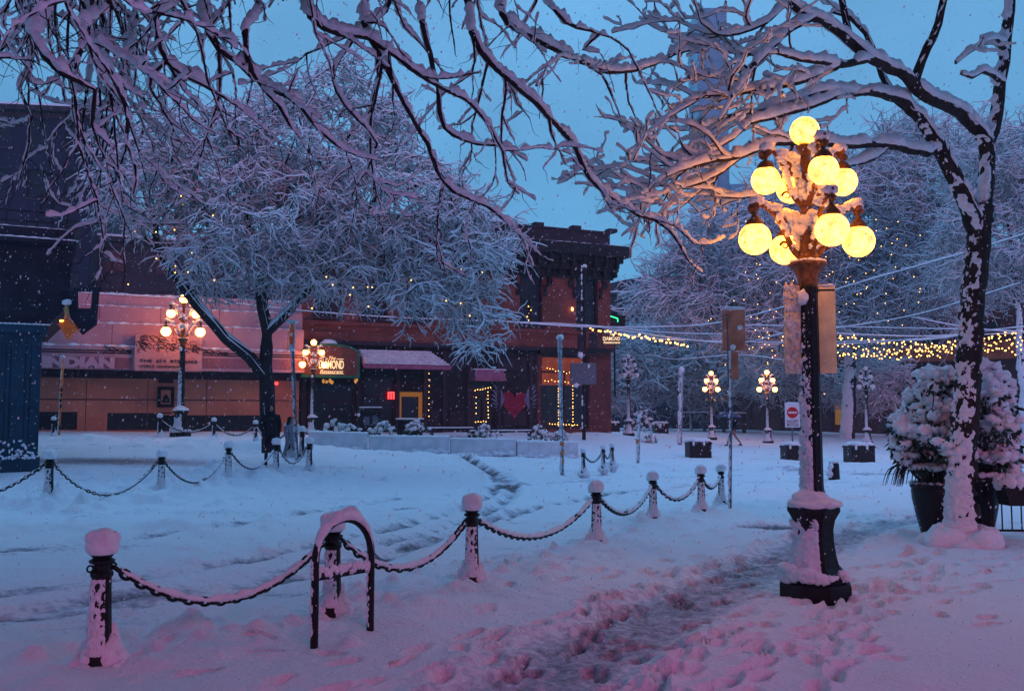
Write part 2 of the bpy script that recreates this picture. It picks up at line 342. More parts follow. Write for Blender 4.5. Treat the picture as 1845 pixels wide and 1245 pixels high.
YY, UU = np.meshgrid(ys, ua, indexing='ij'); XX = UU * (YY + .6)
ZZ, SL = height(XX.ravel(), YY.ravel()); ZZ = ZZ.reshape(XX.shape)
edge_drop = np.zeros_like(ZZ); edge_drop[0, :] = edge_drop[-1, :] = 1; edge_drop[:, 0] = edge_drop[:, -1] = 1; ZZ = ZZ - edge_drop * .8
nr, nc = XX.shape; idx = np.arange(nr * nc).reshape(nr, nc)
FA = np.stack([idx[:-1, :-1], idx[:-1, 1:], idx[1:, 1:], idx[1:, :-1]], -1).reshape(-1, 4)
VV = np.stack([XX, YY, ZZ], -1).reshape(-1, 3)
cen = VV[FA].mean(1); ex = np.array(EDGE)
isroad = (cen[:, 1] > np.interp(cen[:, 0], ex[:, 0], ex[:, 1]) + .3) & (cen[:, 1] < 31 + .0 * cen[:, 0])
for nm, sel in (('pavement', ~isroad & (cen[:, 1] < 33)), ('road', isroad), ('ground', ~isroad & (cen[:, 1] >= 33))):
    Fs = FA[sel]; used, inv = np.unique(Fs, return_inverse=True)
    o = mesh_obj(nm, VV[used], inv.reshape(-1, 4), M['ground'], smooth=True); tag(o, kind='structure')
    a = o.data.attributes.new('slush', 'FLOAT', 'POINT'); a.data.foreach_set('value', SL[used].astype(np.float32))
o = mesh_obj('terrain', [(-900, -900, -1.2), (900, -900, -1.2), (900, 900, -1.2), (-900, 900, -1.2)], [(0, 1, 2, 3)], M['snow_far']); tag(o, kind='structure')
# pavement behind the camera
o = mesh_obj('pavement', [(-40, -40, -.03), (40, -40, -.03), (40, 2.6, -.03), (-40, 2.6, -.03)], [(0, 1, 2, 3)], M['snow']); tag(o, kind='structure')
# ------------------------------------------------------------------ branches
def _flat(polys):
    P_ = np.concatenate([p for p, r in polys]); r_ = np.concatenate([r for p, r in polys])
    ln = np.array([len(p) for p, r in polys]); off = np.cumsum(ln) - ln
    seg = np.ones(len(P_), bool); seg[off + ln - 1] = False
    return P_, r_, np.nonzero(seg)[0], off, ln
def _frames(P_, seg):
    T = np.zeros_like(P_); d = P_[seg + 1] - P_[seg]; d /= np.maximum(np.linalg.norm(d, axis=1, keepdims=True), 1e-6)
    np.add.at(T, seg, d); np.add.at(T, seg + 1, d); T /= np.maximum(np.linalg.norm(T, axis=1, keepdims=True), 1e-6)
    S = np.cross(T, np.array([0, 0, 1.0])) + np.array([1e-3, 2e-3, 0]); S -= T * (S * T).sum(1, keepdims=True)
    S /= np.maximum(np.linalg.norm(S, axis=1, keepdims=True), 1e-6); U = np.cross(S, T)
    return T, S, U
def tubes(name, polys, m, parent, sides=5, lump=0):
    P_, r_, seg, off, ln = _flat(polys); T, S, U = _frames(P_, seg); n = sides
    if lump: r_ = r_ * (1 + rng.uniform(-lump, lump, len(r_)))
    a = 2 * np.pi * np.arange(n) / n
    V = P_[:, None] + r_[:, None, None] * (np.cos(a)[None, :, None] * S[:, None] + np.sin(a)[None, :, None] * U[:, None])
    k = np.arange(n); k2 = (k + 1) % n
    Fc = np.stack([seg[:, None] * n + k, seg[:, None] * n + k2, (seg[:, None] + 1) * n + k2, (seg[:, None] + 1) * n + k], -1).reshape(-1, 4)
    return mesh_obj(name, V.reshape(-1, 3), Fc, m, parent, smooth=True)
def snowload(name, polys, m, parent, amt=.03, prof=6, minr=0, lump=.35, gap=.0, side=.0):
    """a lumpy ridge of snow lying along the upper side of every branch"""
    polys = [q for q in polys if q[1].max() > minr]
    P_, r_, seg, off, ln = _flat(polys); T, S, U = _frames(P_, seg)
    hor = np.sqrt(np.clip(1 - T[:, 2] ** 2, 0, 1)); N = len(P_)
    ph = rng.uniform(0, 100, N)
    lm = 1 + rng.uniform(-lump, lump, N)
    h = amt * lm * np.clip(hor * 1.25 - .2, 0.05, 1) * np.clip(.55 + r_ / .05, .55, 1.25)
    if gap:
        g_ = rng.random(N) < gap; h = np.where(g_, h * .25, h)
    ends = np.zeros(N, bool); ends[off] = True; ends[off + ln - 1] = True
    idx_ = np.arange(N); h = h * (1 + lump * .8 * np.sin(idx_ * .9 + ph[0]) * np.sin(idx_ * .37 + ph[1])); run = np.sin(idx_ * .23 * (amt < .07) + ph[2]) + np.sin(idx_ * .131 + ph[3]) + .5 * np.sin(idx_ * .61 + ph[4]); h = h * np.where(run > 1.35 - gap * 2, .12, 1) if prof == 6 else h; h = np.where(ends, h * .7, h); w = r_ * .95 + h * .40
    sh = side * r_
    if prof == 6: pr = [(-1, -.05), (-.9, .45), (-.4, .95), (.35, 1), (.88, .5), (1, -.05)]
    elif prof == 4: pr = [(-1, 0), (-.55, .9), (.55, .9), (1, 0)]
    else: pr = [(-1, 0), (0, 1), (1, 0)]
    pr = np.array(pr); n = len(pr)
    jit = 1 + rng.uniform(-.17, .17, (N, n)) * (1 if prof == 6 else .4)
    Zup = np.array([0, 0, 1.0]); Uz = U * .45 + Zup * .55
    V = P_[:, None] + (pr[None, :, 0] * w[:, None] * jit)[..., None] * S[:, None] + (pr[None, :, 1] * (h + r_)[:, None] * jit)[..., None] * Uz[:, None]
    k = np.arange(n); k2 = (k + 1) % n
    Fc = np.stack([seg[:, None] * n + k, seg[:, None] * n + k2, (seg[:, None] + 1) * n + k2, (seg[:, None] + 1) * n + k], -1).reshape(-1, 4)
    return mesh_obj(name, V.reshape(-1, 3), Fc, m, parent, smooth=True)
def densify(polys, step=.04, wob=.003):
    out = []
    for p, r in polys:
        sg = np.linalg.norm(np.diff(p, axis=0), axis=1); cum = np.insert(np.cumsum(sg), 0, 0); n = max(2, int(cum[-1] / step)); u = np.linspace(0, cum[-1], n + 1)
        q = np.stack([np.interp(u, cum, p[:, k]) for k in range(3)], 1); q[1:-1] += rng.normal(0, wob, (n - 1, 3)); out.append((q, np.interp(u, cum, r)))
    return out
def resample(pts, rad, step, wob=0.0):
    pts = [np.array(p, float) for p in pts]; rad = list(rad) if hasattr(rad, '__len__') else None
    # Catmull-Rom
    Q = [2 * pts[0] - pts[1]] + pts + [2 * pts[-1] - pts[-2]]; out = []; rr = []
    for i in range(1, len(Q) - 2):
        p0, p1, p2, p3 = Q[i - 1:i + 3]; L = np.linalg.norm(p2 - p1); n = max(1, int(L / step))
        for k in range(n):
            t = k / n
            out.append(.5 * (2 * p1 + (p2 - p0) * t + (2 * p0 - 5 * p1 + 4 * p2 - p3) * t * t + (3 * p1 - p0 - 3 * p2 + p3) * t ** 3)); rr.append(rad[i - 1] * (1 - t) + rad[i] * t)
    out.append(pts[-1]); rr.append(rad[-1]); out = np.array(out); rr = np.array(rr)
    if wob: out[1:-1] += rng.normal(0, wob, (len(out) - 2, 3)) * np.clip(rr[1:-1, None] * 12, .3, 1)
    return out, rr
def unit(v): return v / max(np.linalg.norm(v), 1e-9)
def kinky(p, d, L, r0, r1, n, bend=.25, grav=0.0, up=0.0):
    """one crooked twig"""
    d = unit(np.array(d, float)); pts = [np.array(p, float)]; s = L / n
    for i in range(n):
        d = unit(d + rng.normal(0, bend, 3) + np.array([0, 0, up - grav])); pts.append(pts[-1] + d * s)
    return np.array(pts), np.linspace(r0, r1, n + 1)
def sidedir(t, spread=.9, flat=.5):
    q = rng.normal(0, 1, 3); q[2] *= flat; q = unit(q - t * q.dot(t)); return unit(t * (1 - spread * .55) + q * spread)
# ---- big snowy background tree: limbs grown to targets inside the crown, then sprays of twigs
def twig_sprays(org, dirs, L, n1, n2, r, droop, bend=.35, pts=4):
    """vectorised: n1 twigs at every origin, n2 side shoots on each; returns list of polys"""
    def batch(o, d, L, r, k):
        n = len(o); d = d / np.maximum(np.linalg.norm(d, axis=1, keepdims=True), 1e-6); pt = [o]; cur = d
        for i in range(k):
            cur = cur + rng.normal(0, bend, (n, 3)) * .7; cur[:, 2] -= droop / k * 1.6; cur /= np.linalg.norm(cur, axis=1, keepdims=True)
            pt.append(pt[-1] + cur * (L / k)[:, None])
        return np.stack(pt, 1)
    n = len(org); o = np.repeat(org, n1, 0); d = np.repeat(dirs, n1, 0) + rng.normal(0, .75, (n * n1, 3))
    Ls = L * rng.uniform(.5, 1.15, len(o)); A = batch(o, d, Ls, r, pts)
    out = [(a, np.linspace(r, r * .45, pts + 1)) for a in A]
    k = rng.integers(0, pts, (len(A), n2)); fr = rng.random((len(A), n2, 1))
    ii = np.arange(len(A))[:, None]; o2 = (A[ii, k] * (1 - fr) + A[ii, k + 1] * fr).reshape(-1, 3)
    d2 = (A[ii, k + 1] - A[ii, k]).reshape(-1, 3); d2 = d2 / np.linalg.norm(d2, axis=1, keepdims=True) * .6 + rng.normal(0, .6, d2.shape)
    B = batch(o2, d2, np.repeat(Ls, n2) * rng.uniform(.3, .6, len(o2)), r * .7, 3)
    out += [(b, np.linspace(r * .7, r * .35, 4)) for b in B]
    return out
def grown(limbs, targets, r_tip=.018):
    """connect every target with the nearest wood grown so far"""
    nodes = np.concatenate([p for p, r in limbs]); out = []; base = nodes[0]
    order = np.argsort(np.linalg.norm(targets - limbs[0][0][-1], axis=1)); nodes = list(nodes); dirs = []
    tips = []
    arr = np.array(nodes)
    for i in order:
        t = targets[i]; dd = np.linalg.norm(arr - t, axis=1) + .35 * np.clip(arr[:, 2] - t[2], 0, None); j = int(np.argmin(dd)); s = arr[j]; L = np.linalg.norm(t - s)
        if L < .25: continue
        mid = (s + t) / 2 + rng.normal(0, .10, 3) * L + np.array([0, 0, .12 * L])
        n = max(2, int(L / .45)); u = np.linspace(0, 1, n + 1)[:, None]; c = s * (1 - u) ** 2 + 2 * mid * u * (1 - u) + t * u ** 2; c[1:-1] += rng.normal(0, .035 * min(L, 2), (n - 1, 3))
        out.append((c, np.linspace(min(.07, r_tip + .018 * L), r_tip * .7, n + 1))); arr = np.concatenate([arr, c[1:]]); tips.append(t); dirs.append(unit(c[-1] - c[-2]))
    return out, np.array(tips), np.array(dirs)
def in_ellipsoids(n, ells):
    vol = np.array([a * b * c for _, (a, b, c) in ells]); cnt = np.round(n * vol ** .8 / (vol ** .8).sum()).astype(int); out = []
    for (c, r), k in zip(ells, cnt):
        v = rng.normal(0, 1, (k, 3)); v /= np.linalg.norm(v, axis=1, keepdims=True); v *= rng.uniform(.35, 1, (k, 1)) ** .45; out.append(np.array(c) + v * np.array(r))
    return np.concatenate(out)
def snowy_tree(name, label, group, limbs, ells, ntarget, n1, n2, twL, twr, droop, amt, base, snow='snow_far', bark='bark_far', tips_r=.02, prof=3):
    t = thing(name, label, 'tree', base, 0, group)
    B = np.array(base)
    limbs = [(p - B, r) for p, r in limbs]; ells = [(np.array(c) - B, r) for c, r in ells]
    br, tips, dirs = grown(limbs, in_ellipsoids(ntarget, ells), tips_r)
    mids = np.concatenate([c[len(c) // 2:len(c) // 2 + 1] for c, r in br]); md = np.array([unit(c[len(c) // 2] - c[len(c) // 2 - 1]) for c, r in br])
    tw = twig_sprays(np.concatenate([tips, mids]), np.concatenate([dirs, md]), twL, n1, n2, twr, droop, .5, 5)
    tubes('trunk', limbs, M[bark], t, 9, .06)
    tubes('branches', br, M[bark], t, 5); tubes('twigs', tw, M[bark], t, 3)
    snowload('snow_on_limbs', limbs + br, M[snow], t, amt * 1.5, 4, 0, .4)
    snowload('snow_on_twigs', tw, M[snow], t, amt, prof, 0, .4)
    if group: mb = MB(); p_, r_ = limbs[0]; k_ = max(4, int(len(p_) * .6)); crust(mb, p_[:k_], r_[:k_], 220, 60, r_[0] * .14, r_[0] * .5, .55, na=14, step=.1, fade=(.8, .6, .5)); mb.build('snow_on_trunk', M[snow], t, True)
    return t, B
def fairy_lights(name, label, pts, r=.028, group=None, cat='string lights', wire=True):
    c = np.mean(np.array(pts), 0); t = thing(name, label, cat, tuple(c), 0, group); mb = MB()
    for p in pts: mb.add(np.array(ico(1)[0]) * r + (np.array(p) - c), ico(1)[1])
    mb.build('bulbs', M['bulb'], t)
    if wire: tubes('cord', [(np.array(pts) - c, np.full(len(pts), .008))], M['iron'], t, 3)
    return t
# ---------- tree in front of the gallery and restaurant
D = 29.0
def pp(*a):
    return [np.array(P(px, py, d)) for px, py, d in a]
b0 = gp(487, 29.5)
def limb(a, rad, step=.5, wob=.03): return resample(pp(*a), rad, step, wob)
L1 = [limb([(489, 815, 29.5), (484, 740, 29.5), (479, 660, 29.5), (481, 590, 29.5), (470, 510, 29.4), (455, 430, 29.2), (440, 340, 29), (430, 260, 29)], [.30, .25, .22, .20, .16, .12, .08, .05]),
      limb([(474, 675, 29.5), (452, 645, 29.3), (410, 610, 29), (360, 555, 28.6), (318, 500, 28.3), (290, 460, 28.2), (278, 400, 28), (255, 330, 28)], [.19, .19, .18, .16, .13, .11, .08, .05]),
      limb([(481, 600, 29.5), (505, 580, 29.3), (545, 530, 29), (600, 470, 28.8), (650, 400, 28.6), (690, 330, 28.6)], [.15, .14, .12, .10, .08, .05]),
      limb([(476, 540, 29.5), (520, 450, 30), (545, 350, 30), (560, 250, 30)], [.13, .11, .08, .05]),
      limb([(455, 430, 29.2), (395, 400, 28.6), (350, 340, 28.2), (330, 270, 28)], [.10, .10, .08, .05]),
      limb([(600, 470, 28.8), (680, 440, 28.3), (770, 430, 28), (850, 470, 27.8)], [.09, .08, .06, .04]),
      limb([(650, 400, 28.6), (740, 340, 28.4), (810, 320, 28.2), (860, 370, 28)], [.08, .07, .05, .03]),
      limb([(545, 350, 30), (620, 260, 30), (650, 200, 30)], [.08, .06, .04]),
      limb([(290, 460, 28.2), (240, 400, 28), (215, 340, 28)], [.08, .06, .04])]
def el(px, py, d, rx, rz, ry): return (np.array(P(px, py, d)), (rx * d / F, ry, rz * d / F))
E1 = [el(560, 260, 29.5, 165, 100, 2.6), el(400, 300, 28.5, 150, 110, 2.4), el(270, 330, 28, 105, 100, 2.0), el(500, 400, 28.5, 190, 80, 2.6), el(700, 370, 28.5, 160, 110, 2.4),
      el(820, 440, 28, 110, 95, 2.0), el(860, 570, 27.6, 48, 85, 1.0), el(640, 480, 28.6, 180, 60, 2.0), el(430, 470, 28.5, 150, 60, 2.2), el(780, 530, 28, 110, 60, 1.5), el(700, 230, 29, 60, 60, 1.2), el(600, 160, 29, 80, 50, 1.2)]
snowy_tree('broad_tree', 'wide snow-laden tree with drooping twigs in front of the restaurant and gallery', None, L1, E1, 1000, 3, 3, 1.0, .015, .42, .042, tuple(b0))
pts = [np.array(P(random.gauss(330, 60), random.gauss(430, 45), 27.6)) for _ in range(22)] + [np.array(P(random.uniform(560, 880), random.gauss(520, 25), 27.0)) for _ in range(16)]
fairy_lights('fairy_lights', 'tiny amber fairy lights scattered through the broad snowy tree', pts, .017, wire=False)
# ---------- trees behind the near lamp
def tree_r(px, d, top, label, ells, nt, seed_limbs, amt=.035, twL=1.1, twr=.012, n1=5, n2=3, droop=.1, name='snowy_tree', pb=790, trunk=.28):
    b = gp(px, d, pb); ls = [limb(a, r, .7, .05) for a, r in seed_limbs]
    return snowy_tree(name, label, 'snowy trees behind the square', ls, ells, nt, n1, n2, twL, twr, droop, amt, tuple(b))
tree_r(1530, 62, 0, 'large snowy tree behind the lit lamp, trunk thickly plastered with snow', [el(1520, 400, 62.0, 190, 130, 5), el(1380, 470, 60.7, 170, 120, 4.5), el(1680, 330, 62.0, 150, 120, 4), el(1600, 520, 60.7, 190, 90, 4), el(1250, 520, 60.7, 110, 70, 3), el(1430, 590, 59.3, 150, 50, 3)], 620,
       [([(1528, 795, 62.0), (1530, 720, 62.0), (1532, 660, 62.0), (1528, 590, 62.0), (1500, 480, 62.0), (1470, 360, 62.0)], [.5, .42, .36, .3, .2, .09]),
        ([(1530, 640, 62.0), (1570, 560, 62.0), (1610, 450, 62.0), (1640, 330, 62.0)], [.26, .2, .13, .06]),
        ([(1529, 610, 62.0), (1460, 540, 61.3), (1390, 480, 60.7), (1330, 420, 60.7)], [.2, .16, .11, .05]),
        ([(1390, 480, 60.7), (1300, 500, 60.7), (1220, 500, 60.7)], [.1, .08, .04]),
        ([(1610, 450, 62.0), (1700, 400, 62.0), (1760, 330, 62.0)], [.12, .09, .05])], .05, 2.2, .027, 5, 4)
tree_r(1790, 50, 0, 'snowy tree at the edge of the square, beyond the shrub planters', [el(1800, 420, 50.0, 130, 130, 4), el(1840, 300, 50.0, 130, 100, 4)], 230,
       [([(1850, 800, 50.0), (1845, 680, 50.0), (1835, 560, 50.0), (1820, 440, 50.0), (1800, 330, 50.0)], [.3, .26, .2, .13, .06]), ([(1835, 560, 50.0), (1880, 440, 50.0), (1900, 330, 50.0)], [.15, .1, .05])], .042, 1.7, .022)
tree_r(1238, 74, 0, 'small fine-twigged tree left of the bare snow-plastered pole', [el(1240, 630, 74.0, 100, 75, 4), el(1290, 680, 72.7, 90, 40, 3), el(1190, 680, 72.7, 70, 40, 3)], 170,
       [([(1245, 790, 74.0), (1244, 730, 74.0), (1240, 660, 74.0), (1238, 590, 74.0)], [.14, .12, .09, .04]), ([(1242, 700, 74.0), (1280, 650, 74.0), (1320, 610, 72.7)], [.07, .06, .03]), ([(1242, 690, 74.0), (1200, 650, 74.0), (1170, 620, 74.0)], [.07, .06, .03])], .075, 2.4, .024, 5, 4)
tree_r(1105, 72, 0, 'small snowy tree half hidden by the corner of the restaurant', [el(1105, 665, 72.0, 75, 75, 3)], 90,
       [([(1100, 780, 72.0), (1100, 710, 72.0), (1108, 640, 72.0), (1110, 600, 72.0)], [.14, .12, .08, .04])], .075, 2.0, .022, 5, 4)
tree_r(1620, 70, 0, 'bare crooked snowy tree under the string lights', [el(1560, 690, 67.7, 70, 40, 3), el(1400, 660, 67.7, 80, 50, 3)], 110,
       [([(1620, 795, 70.0), (1615, 730, 70.0), (1600, 690, 68.9), (1560, 660, 67.7)], [.16, .13, .1, .05])], .07, 1.9, .022, 5, 3)
# fairy bulbs in the far trees
for lab, c, s, n in (('fairy lights sprinkled in the crown of the large tree behind the lamp', (1500, 500), (90, 55), 90), ('fairy lights wound low in the branches near the round window', (1385, 610), (45, 40), 60)):
    fairy_lights('fairy_lights', lab, [np.array(P(random.gauss(c[0], s[0]), random.gauss(c[1], s[1]), random.uniform(52, 56))) for _ in range(n)], .022, wire=False)
# ---------- the tree in the right foreground and the boughs overhead
def clear_of_lamp(ps):
    """no shoots grow through the space round the lamp head"""
    return [(p, r) for p, r in ps if not ((np.abs(p[:, 0] * 9.25 / np.maximum(p[:, 1], 1) - 2.95) < .62) & (p[:, 1] > 4) & (p[:, 1] < 10.2) & (p[:, 2] > 3.1) & (p[:, 2] < 4.75)).any()]
def near_tree():
    base = gp(1735, 12.7, 975); B = np.array(base); t = thing('maple_tree', 'dark leaning maple in the foreground with thick snow along its limbs, right of the lamp', 'tree', tuple(base))
    Ls = []
    def LB(a, rad, step=.16, wob=.012): q = resample(pp(*a), rad, step, wob); Ls.append(q); return q
    LB([(1738, 985, 12.7), (1735, 930, 12.7), (1735, 860, 12.7), (1738, 780, 12.7), (1742, 700, 12.7), (1747, 600, 12.7), (1756, 500, 12.7), (1767, 420, 12.7), (1770, 370, 12.7)], [.30, .215, .185, .175, .17, .16, .155, .155, .15])
    LB([(1762, 420, 12.7), (1738, 360, 12.6), (1717, 310, 12.5), (1690, 262, 12.4), (1665, 225, 12.3), (1640, 195, 12.1), (1612, 176, 11.9), (1560, 166, 11.5), (1500, 176, 11.0), (1430, 200, 10.5), (1350, 222, 10)], [.13, .12, .105, .095, .085, .075, .065, .05, .045, .04, .025])
    LB([(1772, 400, 12.7), (1777, 330, 12.7), (1779, 262, 12.7), (1795, 210, 12.7), (1802, 150, 12.7), (1812, 90, 12.7), (1818, 20, 12.7), (1822, -60, 12.7)], [.13, .11, .10, .085, .08, .075, .07, .06])
    LB([(1778, 275, 12.7), (1760, 235, 12.6), (1740, 212, 12.5), (1715, 194, 12.3), (1672, 174, 12), (1645, 148, 11.8), (1620, 129, 11.6), (1590, 115, 11.4), (1562, 100, 11.2), (1532, 76, 11), (1500, 48, 10.8), (1462, 30, 10.6), (1420, 5, 10.4), (1380, -40, 10.2)], [.10, .10, .095, .09, .085, .08, .075, .07, .065, .06, .055, .05, .045, .04])
    LB([(1646, 150, 11.8), (1662, 110, 11.8), (1680, 66, 11.8), (1697, 15, 11.8), (1710, -50, 11.8)], [.07, .06, .055, .05, .045])
    LB([(1532, 76, 11), (1524, 40, 11), (1518, 0, 11), (1510, -50, 11)], [.045, .04, .038, .035])
    LB([(1640, 200, 12.1), (1600, 160, 12), (1580, 110, 12), (1560, 60, 12), (1530, 30, 12), (1500, 22, 12)], [.05, .045, .04, .035, .03, .02])
    LB([(1690, 262, 12.4), (1672, 276, 12.3), (1620, 264, 12), (1575, 258, 11.7), (1535, 262, 11.4), (1480, 258, 11), (1430, 256, 10.6), (1380, 262, 10.3), (1335, 282, 10), (1290, 290, 9.8), (1240, 300, 9.5), (1200, 318, 9.3)], [.06, .06, .06, .055, .05, .045, .045, .04, .035, .03, .022, .012])
    LB([(1600, 262, 11.9), (1570, 285, 11.7), (1540, 296, 11.5), (1520, 300, 11.3), (1490, 320, 11.1)], [.04, .04, .03, .02, .012])
    LB([(1567, 105, 11.2), (1545, 112, 10.9), (1505, 118, 10.6), (1480, 112, 10.4), (1440, 108, 10.2), (1400, 96, 10)], [.045, .045, .04, .035, .028, .018])
    LB([(1507, 120, 10.6), (1460, 140, 10.4), (1415, 152, 10.2), (1370, 162, 10), (1320, 170, 9.8), (1270, 172, 9.6)], [.045, .042, .038, .034, .026, .014])
    LB([(1462, 32, 10.6), (1425, 52, 10.3), (1395, 80, 10.1), (1365, 110, 9.9), (1340, 145, 9.7), (1318, 180, 9.6), (1295, 218, 9.5)], [.045, .042, .038, .035, .03, .022, .012])
    LB([(1560, 168, 11.5), (1500, 162, 11), (1440, 176, 10.7), (1380, 196, 10.4), (1310, 210, 10.2), (1250, 230, 10)], [.04, .038, .034, .028, .02, .012])
    LB([(1350, 222, 10), (1320, 250, 9.9), (1280, 275, 9.8), (1240, 300, 9.7), (1190, 335, 9.6)], [.026, .024, .02, .016, .01])
    LB([(1335, 282, 10), (1300, 310, 9.9), (1260, 330, 9.8), (1220, 340, 9.7), (1170, 330, 9.6)], [.026, .024, .02, .016, .01])
    LB([(1270, 172, 9.6), (1240, 190, 9.5), (1200, 215, 9.5), (1165, 245, 9.5)], [.016, .015, .012, .008])
    LB([(1420, 5, 10.4), (1380, 40, 10.2), (1330, 60, 10), (1290, 62, 9.8), (1262, 40, 9.7)], [.03, .026, .02, .015, .01])
    LB([(1812, 92, 12.7), (1795, 70, 12.5), (1770, 78, 12.3), (1745, 95, 12.1), (1722, 115, 12)], [.05, .045, .04, .03, .015])
    LB([(1806, 150, 12.7), (1790, 135, 12.5), (1770, 130, 12.3), (1752, 140, 12.2), (1732, 134, 12.1)], [.04, .035, .03, .025, .012])
    LB([(1430, 258, 10.6), (1415, 300, 10.5), (1400, 340, 10.4), (1330, 356, 10.2), (1280, 352, 10)], [.02, .02, .02, .016, .01])
    # crooked side shoots off the left-going limbs
    sh = []; tw = []
    for q, r in Ls[1:]:
        for i in range(2, len(q)):
            px = q[i]; fx = CX + F * q[i][0] / q[i][1]
            dens = .85 if fx < 1400 else (.4 if fx < 1480 else .08)
            if i < len(q) and r[i] < .06 and random.random() < dens:
                tdir = unit(q[i] - q[i - 1]); d = sidedir(tdir, .7, .6); d = unit(d + np.array([-.3, 0, .0]))
                L = random.uniform(.45, 1.25) * (1 if fx < 1480 else .6)
                s = kinky(q[i], d, L, min(r[i] * .7, .015), .006, max(4, int(L / .12)), .2, .03, .03); sh.append(s)
    for gen, (frac, lo, hi, r0) in enumerate(((.6, .2, .6, .009), (.34, .12, .34, .006))):
        src = sh if gen == 0 else list(tw); new = []
        for q, r in src:
            for i in range(1, len(q) - 1):
                if random.random() < frac:
                    tdir = unit(q[i] - q[i - 1]); d = sidedir(tdir, .72, .6); d = unit(d + np.array([-.2, 0, .08]))
                    L = random.uniform(lo, hi); new.append(kinky(q[i], d, L, r0, .004, max(3, int(L / .09)), .3, .02, .04))
        tw += new
    sh = clear_of_lamp(sh); tw = clear_of_lamp(tw)
    sub = lambda ps: [(p - B, r) for p, r in ps]
    tubes('trunk', sub(Ls[:1]), M['bark'], t, 18, .05); tubes('limbs', sub(Ls[1:]), M['bark'], t, 12, .07)
    tubes('branches', sub(sh), M['bark'], t, 6, .1); tubes('twigs', sub(tw), M['bark'], t, 4)
    snowload('snow_on_limbs', densify(sub(Ls[1:]), .06), M['snow'], t, .055, 6, 0, .25); snowload('snow_on_branches', densify(sub(sh)), M['snow'], t, .060, 6, 0, .3); snowload('snow_on_twigs', densify(sub(tw), .035), M['snow'], t, .052, 6, 0, .4)
    # snow clots on the windward (camera-left) side of the trunk
    mb = MB(); q, r = Ls[0]
    crust(mb, q - B, r, 222, 62, .036, .085, .5, na=34, step=.016, fade=(.95, .72, .44, .36, .36, .34, .3))
    crust(mb, q - B, r, 190, 45, .028, .05, .4, na=26, step=.015, fade=(.6, .42, .34, .32, .32))
    for q, r in Ls[1:4]:
        crust(mb, q[:24] - B, r[:24], 215, 60, .045, .12, .5, na=16)
    for i in range(26):     # drift round the foot
        a = random.uniform(0, 6.28); rr = random.uniform(.18, .42); mb.blob((math.cos(a) * rr, math.sin(a) * rr, random.uniform(-.04, .06)), (random.uniform(.14, .24), random.uniform(.12, .2), random.uniform(.1, .28) * (1.2 - rr)), 2, .12)
    mb.build('snow_on_trunk', M['snow'], t, True)
near_tree()
